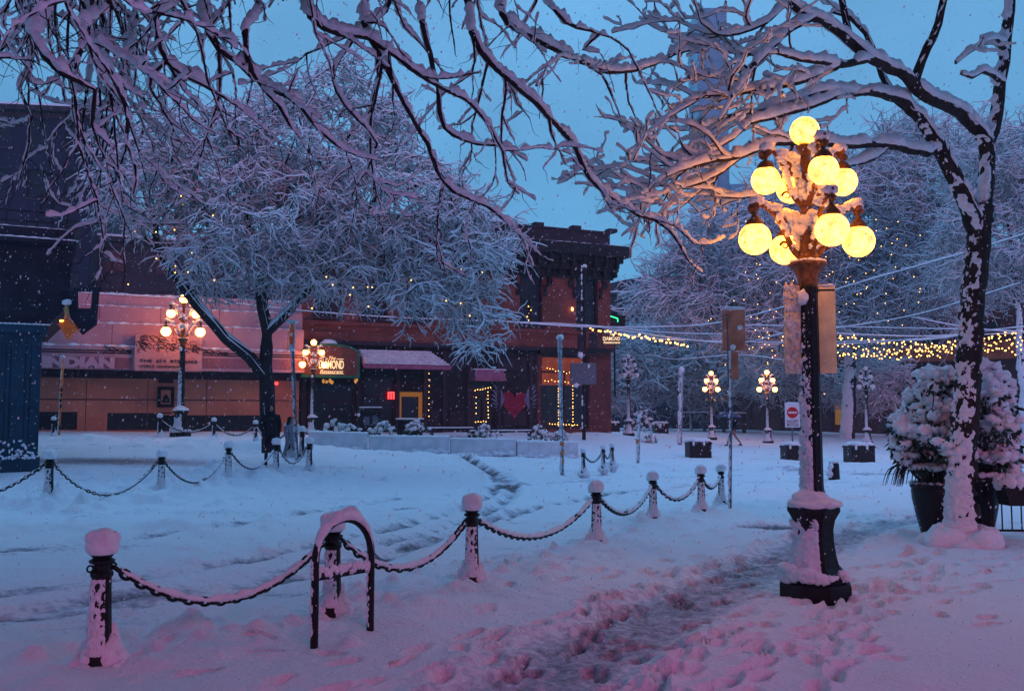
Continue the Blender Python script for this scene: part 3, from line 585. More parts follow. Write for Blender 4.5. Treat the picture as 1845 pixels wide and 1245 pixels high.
def overhead():
    """boughs reaching over the camera from a trunk that stands behind it"""
    base = Vector((-2.6, -3.2, 0)); B = np.array(base); t = thing('maple_tree', 'snow-covered boughs hanging into the top of the view from a tree out of frame', 'tree', tuple(base))
    W_ = lambda *a: [np.array(x, float) for x in a]
    trunk = resample(W_((-2.6, -3.2, -.1), (-2.6, -3.1, 1.5), (-2.4, -2.7, 3.2), (-1.9, -1.4, 4.6)), [.33, .28, .25, .22], .3, .01)
    fork = trunk[0][-1]
    LS = []
    def LB(a, rad, root=True, step=.09, wob=.014):
        pts = pp(*[(x_, y_, d_ * 1.22) for x_, y_, d_ in a]); rad = [v * .72 for v in rad]
        if root: pts = [fork, fork * .45 + pts[0] * .55 + np.array([0, 0, .5])] + pts; rad = [max(.13, rad[0] * 1.6), rad[0] * 1.3] + list(rad)
        LS.append(resample(pts, rad, step, wob)); return LS[-1]
    # main boughs (read off the photograph) with their own depths
    LB([(880, -60, 6.4), (905, 25, 6.6), (950, 62, 6.8), (1010, 92, 7), (1060, 118, 7.2), (1110, 130, 7.4), (1165, 120, 7.7), (1215, 98, 8), (1270, 85, 8.3), (1320, 60, 8.6)], [.05, .046, .043, .04, .038, .035, .032, .028, .022, .012])
    LB([(1060, 118, 7.2), (1085, 135, 7.2), (1100, 165, 7.2), (1108, 190, 7.2), (1118, 212, 7.2)], [.024, .02, .016, .012, .007], False)
    LB([(820, -60, 6), (850, 60, 6.1), (880, 110, 6.2), (925, 150, 6.3), (965, 185, 6.4), (1000, 225, 6.6), (1030, 255, 6.8), (1062, 320, 7), (1100, 355, 7.2), (1150, 388, 7.4), (1180, 395, 7.5), (1215, 425, 7.6), (1240, 470, 7.7), (1265, 492, 7.8)], [.045, .043, .04, .036, .034, .032, .032, .03, .028, .026, .024, .02, .013, .007])
    LB([(1180, 395, 7.5), (1220, 410, 7.5), (1250, 437, 7.6), (1280, 440, 7.7), (1306, 428, 7.8)], [.018, .016, .014, .011, .006], False)
    LB([(640, -60, 5.4), (655, 40, 5.5), (690, 110, 5.6), (730, 190, 5.7), (770, 260, 5.8), (800, 330, 5.9), (855, 362, 6), (890, 380, 6.1), (925, 410, 6.2), (945, 440, 6.3), (960, 480, 6.4)], [.04, .036, .032, .028, .026, .024, .021, .018, .014, .01, .006])
    LB([(520, -60, 5.2), (560, 30, 5.3), (610, 60, 5.4), (665, 68, 5.5), (720, 110, 5.6), (780, 150, 5.8), (840, 180, 6), (870, 215, 6.1), (905, 270, 6.2), (915, 330, 6.3), (935, 350, 6.4)], [.042, .038, .034, .03, .027, .024, .021, .018, .014, .01, .006])
    LB([(340, -60, 5), (370, 40, 5), (395, 85, 5), (440, 120, 5.1), (480, 155, 5.2), (520, 175, 5.2), (560, 215, 5.3), (600, 255, 5.4), (645, 280, 5.5), (680, 290, 5.5)], [.04, .036, .032, .03, .027, .024, .02, .016, .01, .006])
    LB([(450, -60, 5), (440, 60, 5), (455, 130, 5.1), (500, 190, 5.1), (520, 225, 5.2), (542, 250, 5.2)], [.034, .03, .026, .02, .014, .006])
    LB([(730, -60, 5.8), (760, 40, 5.9), (775, 100, 6), (790, 170, 6), (800, 230, 6.1), (860, 260, 6.2), (910, 265, 6.3), (950, 290, 6.4)], [.036, .032, .028, .025, .022, .018, .013, .007])
    LB([(300, -60, 4.6), (280, 30, 4.6), (300, 110, 4.7), (360, 150, 4.8), (400, 175, 4.9), (460, 215, 5)], [.03, .027, .024, .02, .014, .008])
    LB([(180, -60, 4), (150, 40, 4), (190, 110, 4), (225, 190, 4.1), (230, 250, 4.1), (245, 300, 4.1), (240, 350, 4.2)], [.032, .028, .024, .018, .013, .01, .005])
    LB([(60, -60, 3.8), (60, 60, 3.8), (110, 130, 3.8), (170, 160, 3.9), (165, 230, 4), (205, 270, 4)], [.034, .03, .025, .018, .012, .006])
    LB([(950, -60, 6.6), (1000, 20, 6.7), (1040, 50, 6.8), (1080, 60, 6.9), (1050, 90, 7), (1080, 95, 7)], [.034, .03, .025, .02, .014, .008])
    LB([(700, -50, 5.6), (640, 60, 5.6), (600, 140, 5.5), (640, 210, 5.5), (680, 260, 5.6), (645, 330, 5.6), (632, 360, 5.6)], [.032, .028, .022, .018, .014, .010, .005])
    for k in range(7):
        x0 = random.uniform(-60, 330); y0 = random.uniform(-70, 40); dd = random.uniform(4.4, 6); x1 = x0 + random.uniform(-60, 90); y1 = random.uniform(120, 420)
        LB([(x0, y0, dd), (x0 + random.uniform(-25, 35), (y0 + y1) / 2 - 20, dd), ((x0 + x1) / 2 + random.uniform(-30, 30), (y0 + y1) / 2 + 30, dd), (x1, y1, dd + .1)], [.022, .018, .012, .005])
    # hanging side branches
    sh = []; tw = []
    def count_px(p): return CX + F * p[0] / p[1], CY - F * ((p[2] - EYE) / p[1] * CT - ST) / (CT)
    for q, r in LS:
        for i in range(3, len(q)):
            if q[i][1] < 3.2: continue
            fx, fy = count_px(q[i])
            if fy > 330 and random.random() < .5: continue
            dn = (.3 if fx < 300 else .22) if fx < 1000 else .17
            if random.random() < dn:
                tdir = unit(q[i] - q[i - 1]); d = sidedir(tdir, .9, .8)
                if random.random() < .55: d = unit(d * .6 + np.array([random.gauss(0.1, .2), 0, -.75]))
                else: d = unit(d + np.array([random.gauss(.15, .4), 0, -.12]))
                L = random.uniform(.35, 1.15) * (1.15 if fy < 150 else .7)
                sh.append(kinky(q[i], d, L, min(.013, r[i] * .7), .004, max(4, int(L / .1)), .17, .05))
    for frac, lo, hi, src in ((.33, .12, .5, sh), ):
        for q, r in src:
            for i in range(1, len(q) - 1):
                if random.random() < frac:
                    d = sidedir(unit(q[i] - q[i - 1]), .9, .8); d = unit(d + np.array([0, 0, random.choice((-.5, .15))])); L = random.uniform(lo, hi)
                    tw.append(kinky(q[i], d, L, .007, .003, max(3, int(L / .08)), .22, .04))
    sh = clear_of_lamp(sh); tw = clear_of_lamp(tw)
    sub = lambda ps: [(p - B, r) for p, r in ps]
    # extra crown added overhead, out of the picture, to shade the pavement
    cr_ = [(np.array((.8, -1.0, 7.2)) , (10, 5.0, 1.3)), (np.array((4.5, 3.5, 7.6)), (8, 3.4, 1.1)), (np.array((-5, 3, 7.4)), (6, 3.4, 1.1)), (np.array((0, 6.5, 8.0)), (10, 2.6, 1.0)), (np.array((-13, 2, 8.2)), (8, 5, 1.3)), (np.array((-7, 9, 8.8)), (11, 3.2, 1.0)), (np.array((8, 9.5, 8.8)), (9, 3.0, 1.0)), (np.array((-7, 13.5, 10.6)), (12, 2.8, .9)), (np.array((6, 13.5, 10.8)), (9, 2.6, .9))]
    seedl = [resample([fork, np.array((-.5, -.5, 7)), np.array((2.5, 1, 8.2)), np.array((6, 2, 8.8))], [.2, .16, .1, .05], .4), resample([fork, np.array((-3.5, -1, 7)), np.array((-6, 1, 8.3))], [.15, .1, .05], .4)]
    gb, gt, gd = grown(seedl, in_ellipsoids(1900, cr_), .02); gtw = twig_sprays(gt, gd, 1.2, 5, 3, .016, .1)
    tubes('shade_crown_limbs', sub(seedl + gb), M['bark'], t, 6); tubes('shade_crown_twigs', sub(gtw), M['bark'], t, 3); snowload('snow_on_shade_crown', sub(gtw + gb), M['snow_far'], t, .22, 3, 0, .3)
    tubes('trunk', sub([trunk]), M['bark'], t, 16, .04); tubes('limbs', sub(LS), M['bark'], t, 10, .10)
    bare = []
    for q, r in sh + tw:
        for i in range(1, len(q)):
            if random.random() < .5: d = sidedir(unit(q[i] - q[i - 1]), .9, 1); bare.append(kinky(q[i], unit(d + np.array([0, 0, -.4])), random.uniform(.06, .28), .0035, .0015, 4, .3, .05))
    tubes('bare_twigs', sub(bare), M['bark'], t, 3)
    tubes('branches', sub(sh), M['bark'], t, 6, .12); tubes('twigs', sub(tw), M['bark'], t, 4)
    snowload('snow_on_limbs', densify(sub(LS), .03), M['snow'], t, .052, 6, 0, .36, .03); snowload('snow_on_branches', densify(sub(sh), .025), M['snow'], t, .046, 6, 0, .42, .1); snowload('snow_on_twigs', densify(sub(tw), .025), M['snow'], t, .036, 6, 0, .45, .12)
overhead()
# ------------------------------------------------------------------ bollards and chains
def make_bollard():
    t = thing('bollard', 'b', 'bollard')
    mb = MB(); mb.lathe([(.115, -.1), (.115, .05), (.10, .07), (.098, .10), (.086, .13), (.080, .16), (.066, .62), (.078, .635), (.078, .66), (.060, .675), (.055, .71), (.07, .72)], 20, flute=.06)
    auto_smooth(mb.build('post', M['iron'], t), 35)
    mb = MB(); mb.lathe([(.05, .71), (.085, .725), (.088, .74), (.06, .755), (.092, .79), (.098, .83), (.08, .87), (.04, .895)], 20); auto_smooth(mb.build('head', M['iron'], t), 35)
    mb = MB()
    for sx in (-1, 1):
        c = Vector((sx * .085, 0, .69)); mb.tube([c + Vector((math.cos(a) * .022 * 1, 0, math.sin(a) * .022)) for a in np.linspace(0, 6.1, 12)], .007, 6)
    mb.build('chain_ring', M['iron'], t, True)
    mb = MB(); mb.blob((0, 0, .848), (.114, .114, .112), 4, .018, cut=-.6)
    for _ in range(14):
        a = random.uniform(0, 6.3); mb.blob((math.cos(a) * .07, math.sin(a) * .075, random.uniform(.80, .90)), random.uniform(.03, .05), 2, .1)
    mb.build('snow_cap', M['snow'], t, True)
    mb = MB()
    crust(mb, [(0, 0, .10), (0, 0, .16), (0, 0, .62)], [.098, .080, .066], 205, 60, .014, .022, .5, na=30, step=.009, fade=(.92, .7, .52, .5))
    mb.build('snow_clots', M['snow'], t, True)
    mb = MB()
    for i in range(34):
        a = random.uniform(0, 6.3); r = random.uniform(.05, .19); h = .27 * (1.3 - r / .17) * (1.1 - .5 * math.cos(a + 2.5)) ; mb.blob((math.cos(a) * r, math.sin(a) * r, -.03), (random.uniform(.07, .1), random.uniform(.06, .09), max(.04, h)), 2, .12)
    mb.build('snow_drift', M['snow'], t, True)
    return t
BOL = make_bollard(); first = [True]
def bollard(x, y, s, label, group, z=None, rz=0):
    o = BOL if first[0] else copy_tree(BOL); first[0] = False
    zz = g(x, y) if z is None else z
    return place(o, (x, y, zz - .02), rz + random.uniform(-.25, .25), (s * random.uniform(.97, 1.03), s * random.uniform(.97, 1.03), s * random.uniform(.98, 1.02)), label, group)
_lk = MB(); _lk_pts = [Vector((math.cos(a) * .034, math.sin(a) * .019, 0)) for a in np.linspace(0, 2 * math.pi, 11)[:-1]]
def link_mesh():
    V = []; Fc = []
    n, k = 10, 5
    for i in range(n):
        a = 2 * math.pi * i / n; c = Vector((math.cos(a) * .032, math.sin(a) * .018, 0)); nr = Vector((math.cos(a), math.sin(a) * 1.3, 0)).normalized()
        for j in range(k):
            b = 2 * math.pi * j / k; V.append(c + nr * (.0085 * math.cos(b)) + Vector((0, 0, .0085 * math.sin(b))))
    for i in range(n):
        for j in range(k): Fc.append((i * k + j, ((i + 1) % n) * k + j, ((i + 1) % n) * k + (j + 1) % k, i * k + (j + 1) % k))
    return V, Fc
LKV, LKF = link_mesh()
def chain(A, B, sag, label, group, big=1.5, snow=.042, cut=None):
    A = Vector(A); B = Vector(B); L = (B - A).length; n = 40
    pts = [A.lerp(B, i / n) - Vector((0, 0, sag * (1 - (2 * i / n - 1) ** 2))) for i in range(n + 1)]
    if cut: pts = [p for p in pts if p.z > g(p.x, p.y) - .12 or True]
    arr = np.array(pts); seg = np.linalg.norm(np.diff(arr, axis=0), axis=1); cum = np.insert(np.cumsum(seg), 0, 0); m = int(cum[-1] / (.047 * big))
    t = thing('chain', label, 'chain', tuple(A), 0, group); mb = MB()
    for i in range(m):
        s = (i + .5) / m * cum[-1]; p = Vector([float(np.interp(s, cum, arr[:, k])) for k in range(3)]) - A
        q = Vector([float(np.interp(min(cum[-1], s + .02), cum, arr[:, k])) for k in range(3)]) - A; d = (q - p)
        if d.length < 1e-5: d = (B - A)
        rot = d.to_track_quat('X', 'Z').to_matrix().to_4x4()
        mb.add(LKV, LKF, Matrix.Translation(p) @ rot @ Matrix.Rotation(R(90 if i % 2 else 20), 4, 'X') @ Matrix.Scale(big, 4))
    mb.build('links', M['iron'], t, True)
    q, r = resample(arr[1:-1], [.012] * (len(arr) - 2), .035, .004)
    snowload('snow_on_chain', [(q - np.array(A), r)], M['snow'], t, snow, 6, 0, .3)
    return t
names = ['nearest', 'second nearest', 'third nearest', 'fourth', 'fifth', 'sixth', 'last and farthest']
bs = [.985, .97, .985, .985, .95, .93, .86]; nb = []
near_lab = ['nearest black bollard with a round snow cap, its foot in a drift', 'bollard capped with snow directly behind the arched bike rack', 'snow-capped bollard standing next after the bike rack along the pavement edge',
            'snow-capped bollard midway along the pavement chain, fourth from the near end', 'bollard with a drift heaped at its foot, fifth from the near end', 'snow-capped bollard two before the thin sign post', 'small bollard right beside the thin sign post, ending the pavement chain']
tops = [(185, 958), (590, 920), (850, 893), (1075, 863), (1176, 848), (1263, 839), (1299, 836)]
for i, p in enumerate(NEAR_B):
    h = P(tops[i][0], tops[i][1], p[1]).z; z = 0.0
    s = max(.7, (h - z) / .925); nb.append((p[0], p[1], z, s)); bollard(p[0], p[1], s, near_lab[i], 'bollards along the near pavement edge', z, rz=math.atan2(*(NEAR_B[min(i + 1, 6)] - NEAR_B[max(0, i - 1)])[::-1]))
def hook(b, o, side=.09):
    d = Vector((o[0] - b[0], o[1] - b[1], 0)).normalized() * side * b[3]; return Vector((b[0], b[1], b[2] + .67 * b[3])) + d
sags = [.36, .36, .33, .33, .30, .20]
cl = ['heavy chain loaded with snow, from the nearest bollard to the bike rack', 'snow-loaded chain passing behind the bike rack arch to the next bollard', 'snow-loaded chain sagging between the third and fourth near bollards',
      'snow-loaded chain between the fourth and fifth near bollards', 'snow-loaded chain between the fifth and sixth near bollards', 'short chain beside the thin sign post']
for i in range(6): chain(hook(nb[i], nb[i + 1]), hook(nb[i + 1], nb[i]), sags[i], cl[i], 'chains along the near pavement edge')
lb = []
llab = ['largest bollard across the road, snow ball on top, near the blue pillar', 'bollard across the road standing alone between two drooping chains', 'bollard across the road in line below the leaning tree limb', 'bollard across the road in front of the person in black', 'endmost bollard of the row across the road, beside the tilted no entry sign post']
ltop = [(87, 811), (290, 808), (411, 795), (497, 790), (557, 787)]
for i, p in enumerate(LEFT_B):
    z = g(p[0], p[1]); s = (P(ltop[i][0], ltop[i][1], p[1]).z - z) / .925; lb.append((p[0], p[1], z, s)); bollard(p[0], p[1], s, llab[i], 'bollards across the road', z, rz=math.atan2(*(LEFT_B[min(i + 1, 4)] - LEFT_B[max(0, i - 1)])[::-1]))
l0 = (lb[0][0] - 2.9, lb[0][1] - 1.2, 0, 1)
chain(hook(lb[0], l0), hook(l0, lb[0]), .62, 'chain hanging from the largest bollard across the road toward the frame edge', 'chains across the road', 1.5)
for i, s in enumerate((.66, .62, .5, .45)): chain(hook(lb[i], lb[i + 1]), hook(lb[i + 1], lb[i]), s, ['chain drooping into the snow between the two widest-spaced far bollards', 'half-buried chain between the lone bollard and the tree limb bollard', 'chain sagging to the snow in front of the person in black', 'short snowy chain below the tilted no entry post'][i], 'chains across the road', 1.5)
# bollards on the far pavement
fb = []
for i, (px, pyb, pyt, d) in enumerate(((287, 788, 745, 37), (385, 791, 753, 36), (460, 796, 757, 35), (519, 813, 761, 31.5), (544, 813, 767, 31.5))):
    p = gp(px, d, pyb); s = (P(px, pyt, d).z - p.z) / .925; fb.append((p.x, p.y, p.z, max(.8, s)))
    bollard(p.x, p.y, max(.8, s), ['far bollard just before the gallery street lamp', 'far bollard below the dark window band of the gallery', 'far bollard at the foot of the big tree', 'bollard half hidden by the grey walker, far pavement', 'bollard behind the tilted post, between the barrier and the chain row'][i], 'bollards on the far pavement', p.z)
for i in range(3): chain(hook(fb[i], fb[i + 1]), hook(fb[i + 1], fb[i]), .38, ['chain passing in front of the gallery street lamp', 'chain between the gallery lamp and the big tree', 'chain behind the person in black'][i], 'chains on the far pavement', 1.6, .03)
p = gp(96, 36, 780); bollard(p.x, p.y, .85, 'small bollard beside the blue pillar below the gallery wall', 'bollards on the far pavement', p.z)
mbs = []
for i, (px, pyb, pyt, d) in enumerate(((1051, 852, 808, 26.5), (1087, 843, 802, 28), (1103, 838, 798, 29))):
    p = gp(px, d, pyb); z = P(px, pyb, d).z; s = (P(px, pyt, d).z - z) / .925; mbs.append((p.x, p.y, z, s))
    bollard(p.x, p.y, s, ['short bollard nearest the snow-plastered pole', 'middle bollard of the three short ones in the road', 'farthest of the three short bollards in the road'][i], 'short bollards in the road', z)
for i in range(2): chain(hook(mbs[i], mbs[i + 1]), hook(mbs[i + 1], mbs[i]), .24, ['chain on the short bollard nearest the plastered pole', 'chain on the farthest short bollard'][i], 'chains in the road', 1.4, .012)
p = gp(1503, 26.5, 862); mb = MB(); t = thing('stub_post', 'low stub post behind the lamp pedestal, snow on one side', 'post', (p.x, p.y, p.z))
mb.lathe([(.16, -.1), (.15, .1), (.14, .36), (.10, .42)], 14); mb.build('post', M['iron'], t); mb = MB()
for _ in range(40): mb.blob((-.13 + random.gauss(0, .02), random.gauss(-.06, .05), random.uniform(.02, .36)), random.uniform(.03, .06), 1, .2)
mb.blob((0, 0, .42), (.15, .15, .05), 2, .1); mb.build('snow_clots', M['snow'], t, True)
p = gp(1812, 22, 832); bollard(p.x, p.y, 1.0, 'bollard seen between the shrub and the railing', 'bollards beyond the planters', p.z)
chain((p.x + .05, p.y, p.z + .68), (p.x - 1.6, p.y - 2.5, .62), .3, 'chain behind the railing and shrub planter', 'chains beyond the planters', 1.2, .02)
# ------------------------------------------------------------------ bike rack
pl = gnd_at(566, 1158); pr = gnd_at(667, 1134); c = (pl + pr) / 2; v = pr - pl; Wd = np.hypot(*v); az = math.atan2(v[1], v[0])
t = thing('bike_rack', 'arched black bike rack with a crossbar, thick snow on its hoop', 'bike rack', (c[0], c[1], -.02), az)
Ht = P(620, 925, c[1]).z - .02; rr = Wd / 2; arc = [(-rr, 0, -.1), (-rr, 0, .25), (-rr, 0, Ht - rr * 1.05)] + [(-rr * math.cos(a), 0, Ht - rr * 1.05 + rr * 1.05 * math.sin(a)) for a in np.linspace(.2, math.pi - .2, 14)] + [(rr, 0, Ht - rr * 1.05), (rr, 0, .25), (rr, 0, -.1)]
q, r = resample(arc, [.030] * len(arc), .05); mb = MB(); mb.tube(q, .030, 14); mb.build('hoop', M['iron'], t, True)
zc = .52; mb = MB(); mb.box(-rr, rr, -.009, .009, zc - .045, zc + .03); mb.build('crossbar', M['iron'], t)
top = q[(q[:, 2] > Ht - rr * 1.5)]; snowload('snow_on_hoop', [(top, np.full(len(top), .030))], M['snow'], t, .050, 6, 0, .12)
mb = MB()
for sx in (-1, 1):
    crust(mb, [(sx * rr, 0, .04), (sx * rr, 0, Ht - rr)], [.030, .030], 200 - math.degrees(az), 62, .010, .024, .5, na=14, step=.01)
for i in range(46): x = -rr + (i + .5) / 46 * 2 * rr; mb.blob((x, random.gauss(-.006, .004), zc + random.uniform(-.02, .04)), (.022, .016, .026), 2, .15)
mb.build('snow_clots', M['snow'], t, True)
# ------------------------------------------------------------------ street lamps
GM = {}
def make_lamp(tag_, low, up, lit=True, snowy=True, hd=24):
    t = thing('street_lamp', 'lamp', 'street lamp')
    gm = M['globe' if tag_ == 'near' else 'globe_far'] if lit else M['globe_off']; im = M['lit_iron'] if lit else M['iron']
    mb = MB(); oc = dict(n=8, phase=.5)
    mb.lathe([(.335, -.05), (.335, .10), (.32, .12)], **oc); mb.lathe([(.29, .12), (.30, .16), (.29, .20), (.235, .26)], **oc)
    mb.lathe([(.232, .26), (.205, .36), (.185, .50), (.183, .60), (.20, .68), (.235, .74), (.25, .76), (.25, .79), (.235, .80), (.17, .82), (.12, .86)], **oc)
    mb.build('pedestal', M['iron'], t)
    mb = MB(); mb.lathe([(.112, .84), (.112, .92), (.100, .95), (.096, 1.0), (.084, 2.75), (.09, 2.78), (.09, 2.82), (.075, 2.84)], 20, flute=.08); auto_smooth(mb.build('shaft', M['iron'], t), 30)
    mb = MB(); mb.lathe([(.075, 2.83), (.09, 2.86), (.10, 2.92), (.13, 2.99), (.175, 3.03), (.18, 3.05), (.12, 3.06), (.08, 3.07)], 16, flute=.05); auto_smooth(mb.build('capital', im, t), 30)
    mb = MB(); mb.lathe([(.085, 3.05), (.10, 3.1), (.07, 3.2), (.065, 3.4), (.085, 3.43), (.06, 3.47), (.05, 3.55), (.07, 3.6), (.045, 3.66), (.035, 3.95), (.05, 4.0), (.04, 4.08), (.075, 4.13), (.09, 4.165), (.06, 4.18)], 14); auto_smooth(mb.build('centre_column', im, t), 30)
    def arm(a, rz, gz, gr):
        mb = MB(); Mz = Matrix.Rotation(a, 4, 'Z')
        if gz < 3.6: path = [(.07, 0, 3.10), (.13, 0, 3.16), (.20, 0, 3.30), (.28, 0, 3.46), (.37, 0, 3.55), (.45, 0, 3.60), (rz - .02, 0, 3.60), (rz, 0, 3.55), (rz, 0, 3.47)]
        else: path = [(.05, 0, 3.62), (.10, 0, 3.66), (.16, 0, 3.78), (.20, 0, 3.94), (.25, 0, 4.06), (.32, 0, 4.13), (rz - .01, 0, 4.12), (rz, 0, 4.06), (rz, 0, 4.0)]
        q, r = resample(path, [.03, .03, .026, .024, .022, .024, .024, .02, .02], .03); mb.tube(q, list(r), 8, Mz)
        zt = path[-1][2]
        # acanthus curls
        for (x, z, s, dirn) in ((path[2][0] + .02, path[2][2] - .09, .045, 1), (path[4][0] - .03, path[4][2] + .05, .035, -1), (path[5][0] + .07, path[5][2] + .02, .03, 1)):
            cur = [(x + math.cos(k) * s * (1 - k / 9), 0, z + dirn * math.sin(k) * s * (1 - k / 9)) for k in np.linspace(0, 6.2, 14)]; mb.tube(cur, [.014 - .0007 * k for k in range(14)], 6, Mz)
        for k in range(3): mb.blob(Mz @ Vector((rz + .03 * math.cos(k * 2.1), .03 * math.sin(k * 2.1), zt + .08 + .02 * k)), (.035, .028, .04), 1, .3)
        mb.lathe([(.022, zt + .03), (.035, zt + .01), (.045, gz + gr + .045), (.075, gz + gr + .01), (.085, gz + gr - .03), (.075, gz + gr - .035)], 14, M=Mz @ Matrix.Translation((rz, 0, 0)))
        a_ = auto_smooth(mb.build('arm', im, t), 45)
        c = Mz @ Vector((rz, 0, gz)); sp = MB(); Vt, Ft = [], []
        sp.lathe([(gr * math.sin(k), gz + -gr * math.cos(k)) for k in np.linspace(.05, math.pi - .3, 14)], hd, M=Matrix.Translation((c.x, c.y, 0)))
        gl = sp.build('globe', gm, a_, True)
        if snowy:
            mb = MB()
            for k in range(2, len(q) - 5):
                if random.random() < .85: mb.blob(Mz @ Vector((q[k][0], random.gauss(0, .008), q[k][2] + .026)), (random.uniform(.028, .05), random.uniform(.028, .042), random.uniform(.024, .05)), 2, .16)
            mb.blob(Mz @ Vector((rz - .02, 0, zt + .16)), (.075, .06, .055), 2, .12); mb.blob(Mz @ Vector((rz * .6, 0, zt + .10)), (.07, .05, .045), 2, .14)
            mb.build('snow_on_arm', M['snow'], t, True)
    for a in low: arm(a, .51, 3.27, .150)
    for a in up: arm(a, .375, 3.84, .135)
    mb = MB(); mb.lathe([(.135 * math.sin(k), 4.31 - .135 * math.cos(k)) for k in np.linspace(.3, math.pi - .05, 14)], hd); mb.build('globe', gm, t, True)
    if snowy:
        mb = MB()
        mb.blob((0, 0, .815), (.245, .24, .075), 4, .05); mb.blob((-.02, -.02, .85), (.17, .17, .12), 4, .07)
        for i in range(30):      # cap on the pedestal
            a = random.uniform(0, 6.3); rr_ = random.uniform(.12, .225); mb.blob((math.cos(a) * rr_, math.sin(a) * rr_, .80 + .02), (random.uniform(.03, .06), random.uniform(.03, .06), max(.03, .14 - .5 * rr_)), 2, .16)
        for i in range(60):      # lower ledge and pedestal face, windward side
            a = R(random.gauss(222, 38)); mb.blob((math.cos(a) * .28, math.sin(a) * .28, random.uniform(.15, .24)), (.055, .05, random.uniform(.03, .06)), 2, .15)
        crust(mb, [(0, 0, .22), (0, 0, .26), (0, 0, .36), (0, 0, .5), (0, 0, .6), (0, 0, .70)], [.26, .226, .20, .18, .178, .205], 232, 50, .026, .06, .85, na=30, step=.013, fade=(1.0, .8, .62, .3))
        for i in range(14): a = R(20 + i * 26); mb.blob((math.cos(a) * .27, math.sin(a) * .27, .19), (.05, .05, .03), 1, .2)
        mb.build('snow_on_pedestal', M['snow'], t, True)
        mb = MB()
        crust(mb, [(0, 0, .9), (0, 0, 2.6)], [.098, .086], 215, 58, .02, .030, .5, na=34, step=.009, fade=(.95, .74, .6, .52, .42, .15, .05))
        mb.blob((-.05, -.07, 2.72), (.05, .05, .08), 2, .15)
        mb.build('snow_on_shaft', M['snow'], t, True)
        mb = MB()
        for i in range(12): a = i * .55; mb.blob((math.cos(a) * .12, math.sin(a) * .12, 3.065), (.05, .05, .02), 1, .15)
        for i in range(16): a = i * .66; mb.blob((math.cos(a) * .09, math.sin(a) * .09, 3.42 + random.uniform(-.06, .08)), (.065, .065, .06), 2, .18)
        for i in range(14): a = i * .8; mb.blob((math.cos(a) * .05, math.sin(a) * .05, 3.66 + random.uniform(-.03, .16)), (.045, .045, .05), 2, .18)
        mb.build('snow_on_column', M['snow'], t, True)
    return t
q4 = [R(-66), R(24), R(114), R(204)]
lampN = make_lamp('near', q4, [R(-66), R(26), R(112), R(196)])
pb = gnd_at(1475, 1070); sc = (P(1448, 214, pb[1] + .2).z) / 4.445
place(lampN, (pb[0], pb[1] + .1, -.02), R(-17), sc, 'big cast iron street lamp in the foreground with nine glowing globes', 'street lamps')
lamp5 = make_lamp('five', [0, math.pi], [0, math.pi], hd=20)
def lampat(src, px, d, pyb, pyt, label, rz=0, cp=True):
    p = gp(px, d, pyb); s = (P(px, pyt, d).z - p.z) / 4.445; o = copy_tree(src) if cp else src; return place(o, (p.x, p.y, p.z), rz, s, label, 'street lamps')
lampat(lamp5, 325, 37.6, 790, 531, 'lit street lamp with five globes in front of the pink gallery', R(14), False)
lampat(lamp5, 563, 40.5, 775, 612, 'small lit five-globe lamp overlapping the green restaurant sign', R(20))
lampat(lamp5, 1384, 55, 790, 667, 'far lit lamp between the two rectangular signs', R(10))
lampat(lamp5, 1283, 57, 788, 669, 'farthest lit lamp beside the small red neon signs', R(24))
lampD = make_lamp('dark', q4, q4, False, True, 14)
lampat(lampD, 1133, 53, 785, 638, 'unlit nine-globe lamp just past the restaurant corner', R(30), False)
lampat(lampD, 1563, 55, 793, 660, 'unlit lamp with snow-covered globes below the string lights', R(0))
# banner boards on the near lamp
lx, ly = pb[0], pb[1] + .1
t = thing('banner_panel', 'tall blank banner plastered with wind-blown snow, on the camera-left side of the near lamp shaft', 'banner', (lx, ly, 0), R(8))
zt = P(1450, 516, ly).z; zb = P(1450, 673, ly).z
M['panel'] = mat('banner_vinyl', (.95, .74, .38), .6, noise=.25, nscale=6, bump=.3); M['panel_snow'] = mat('banner_snowcrust', (.85, .80, .76), .85, bump=2.5, bscale=18, col2=(.62, .50, .42), nscale=7)
mb = MB(); mb.bbox(-.255, -.075, -.004, .012, zb, zt, .004); mb.build('board', M['panel'], t); mb = MB()
for i in range(120): mb.blob((random.uniform(-.245, -.085), -.004, random.uniform(zb + .01, zt - .01)), (random.uniform(.015, .04), .011, random.uniform(.015, .05)), 1, .2)
mb.blob((-.16, 0, zt), (.09, .018, .012), 2, .1); mb.build('snow_crust', M['panel_snow'], t, True)
mb = MB(); mb.box(-.25, .02, -.008, .008, zt + .004, zt + .02); mb.build('bracket', M['iron'], t)
t = thing('banner_panel', 'tall plain yellow-lit banner board on the outer side of the near lamp shaft', 'banner', (lx, ly, 0), R(-8))
mb = MB(); mb.bbox(.08, .255, -.004, .012, zb, zt, .004); mb.build('board', M['panel'], t); mb = MB(); mb.box(-.02, .25, -.008, .008, zt - .05, zt - .034); mb.box(.13, .14, -.012, -.002, zb + .1, zb + .11); mb.build('bracket', M['iron'], t)
mb = MB(); mb.blob((.167, 0, zt + .006), (.085, .02, .014), 2, .1); mb.build('snow_cap', M['snow'], t, True)
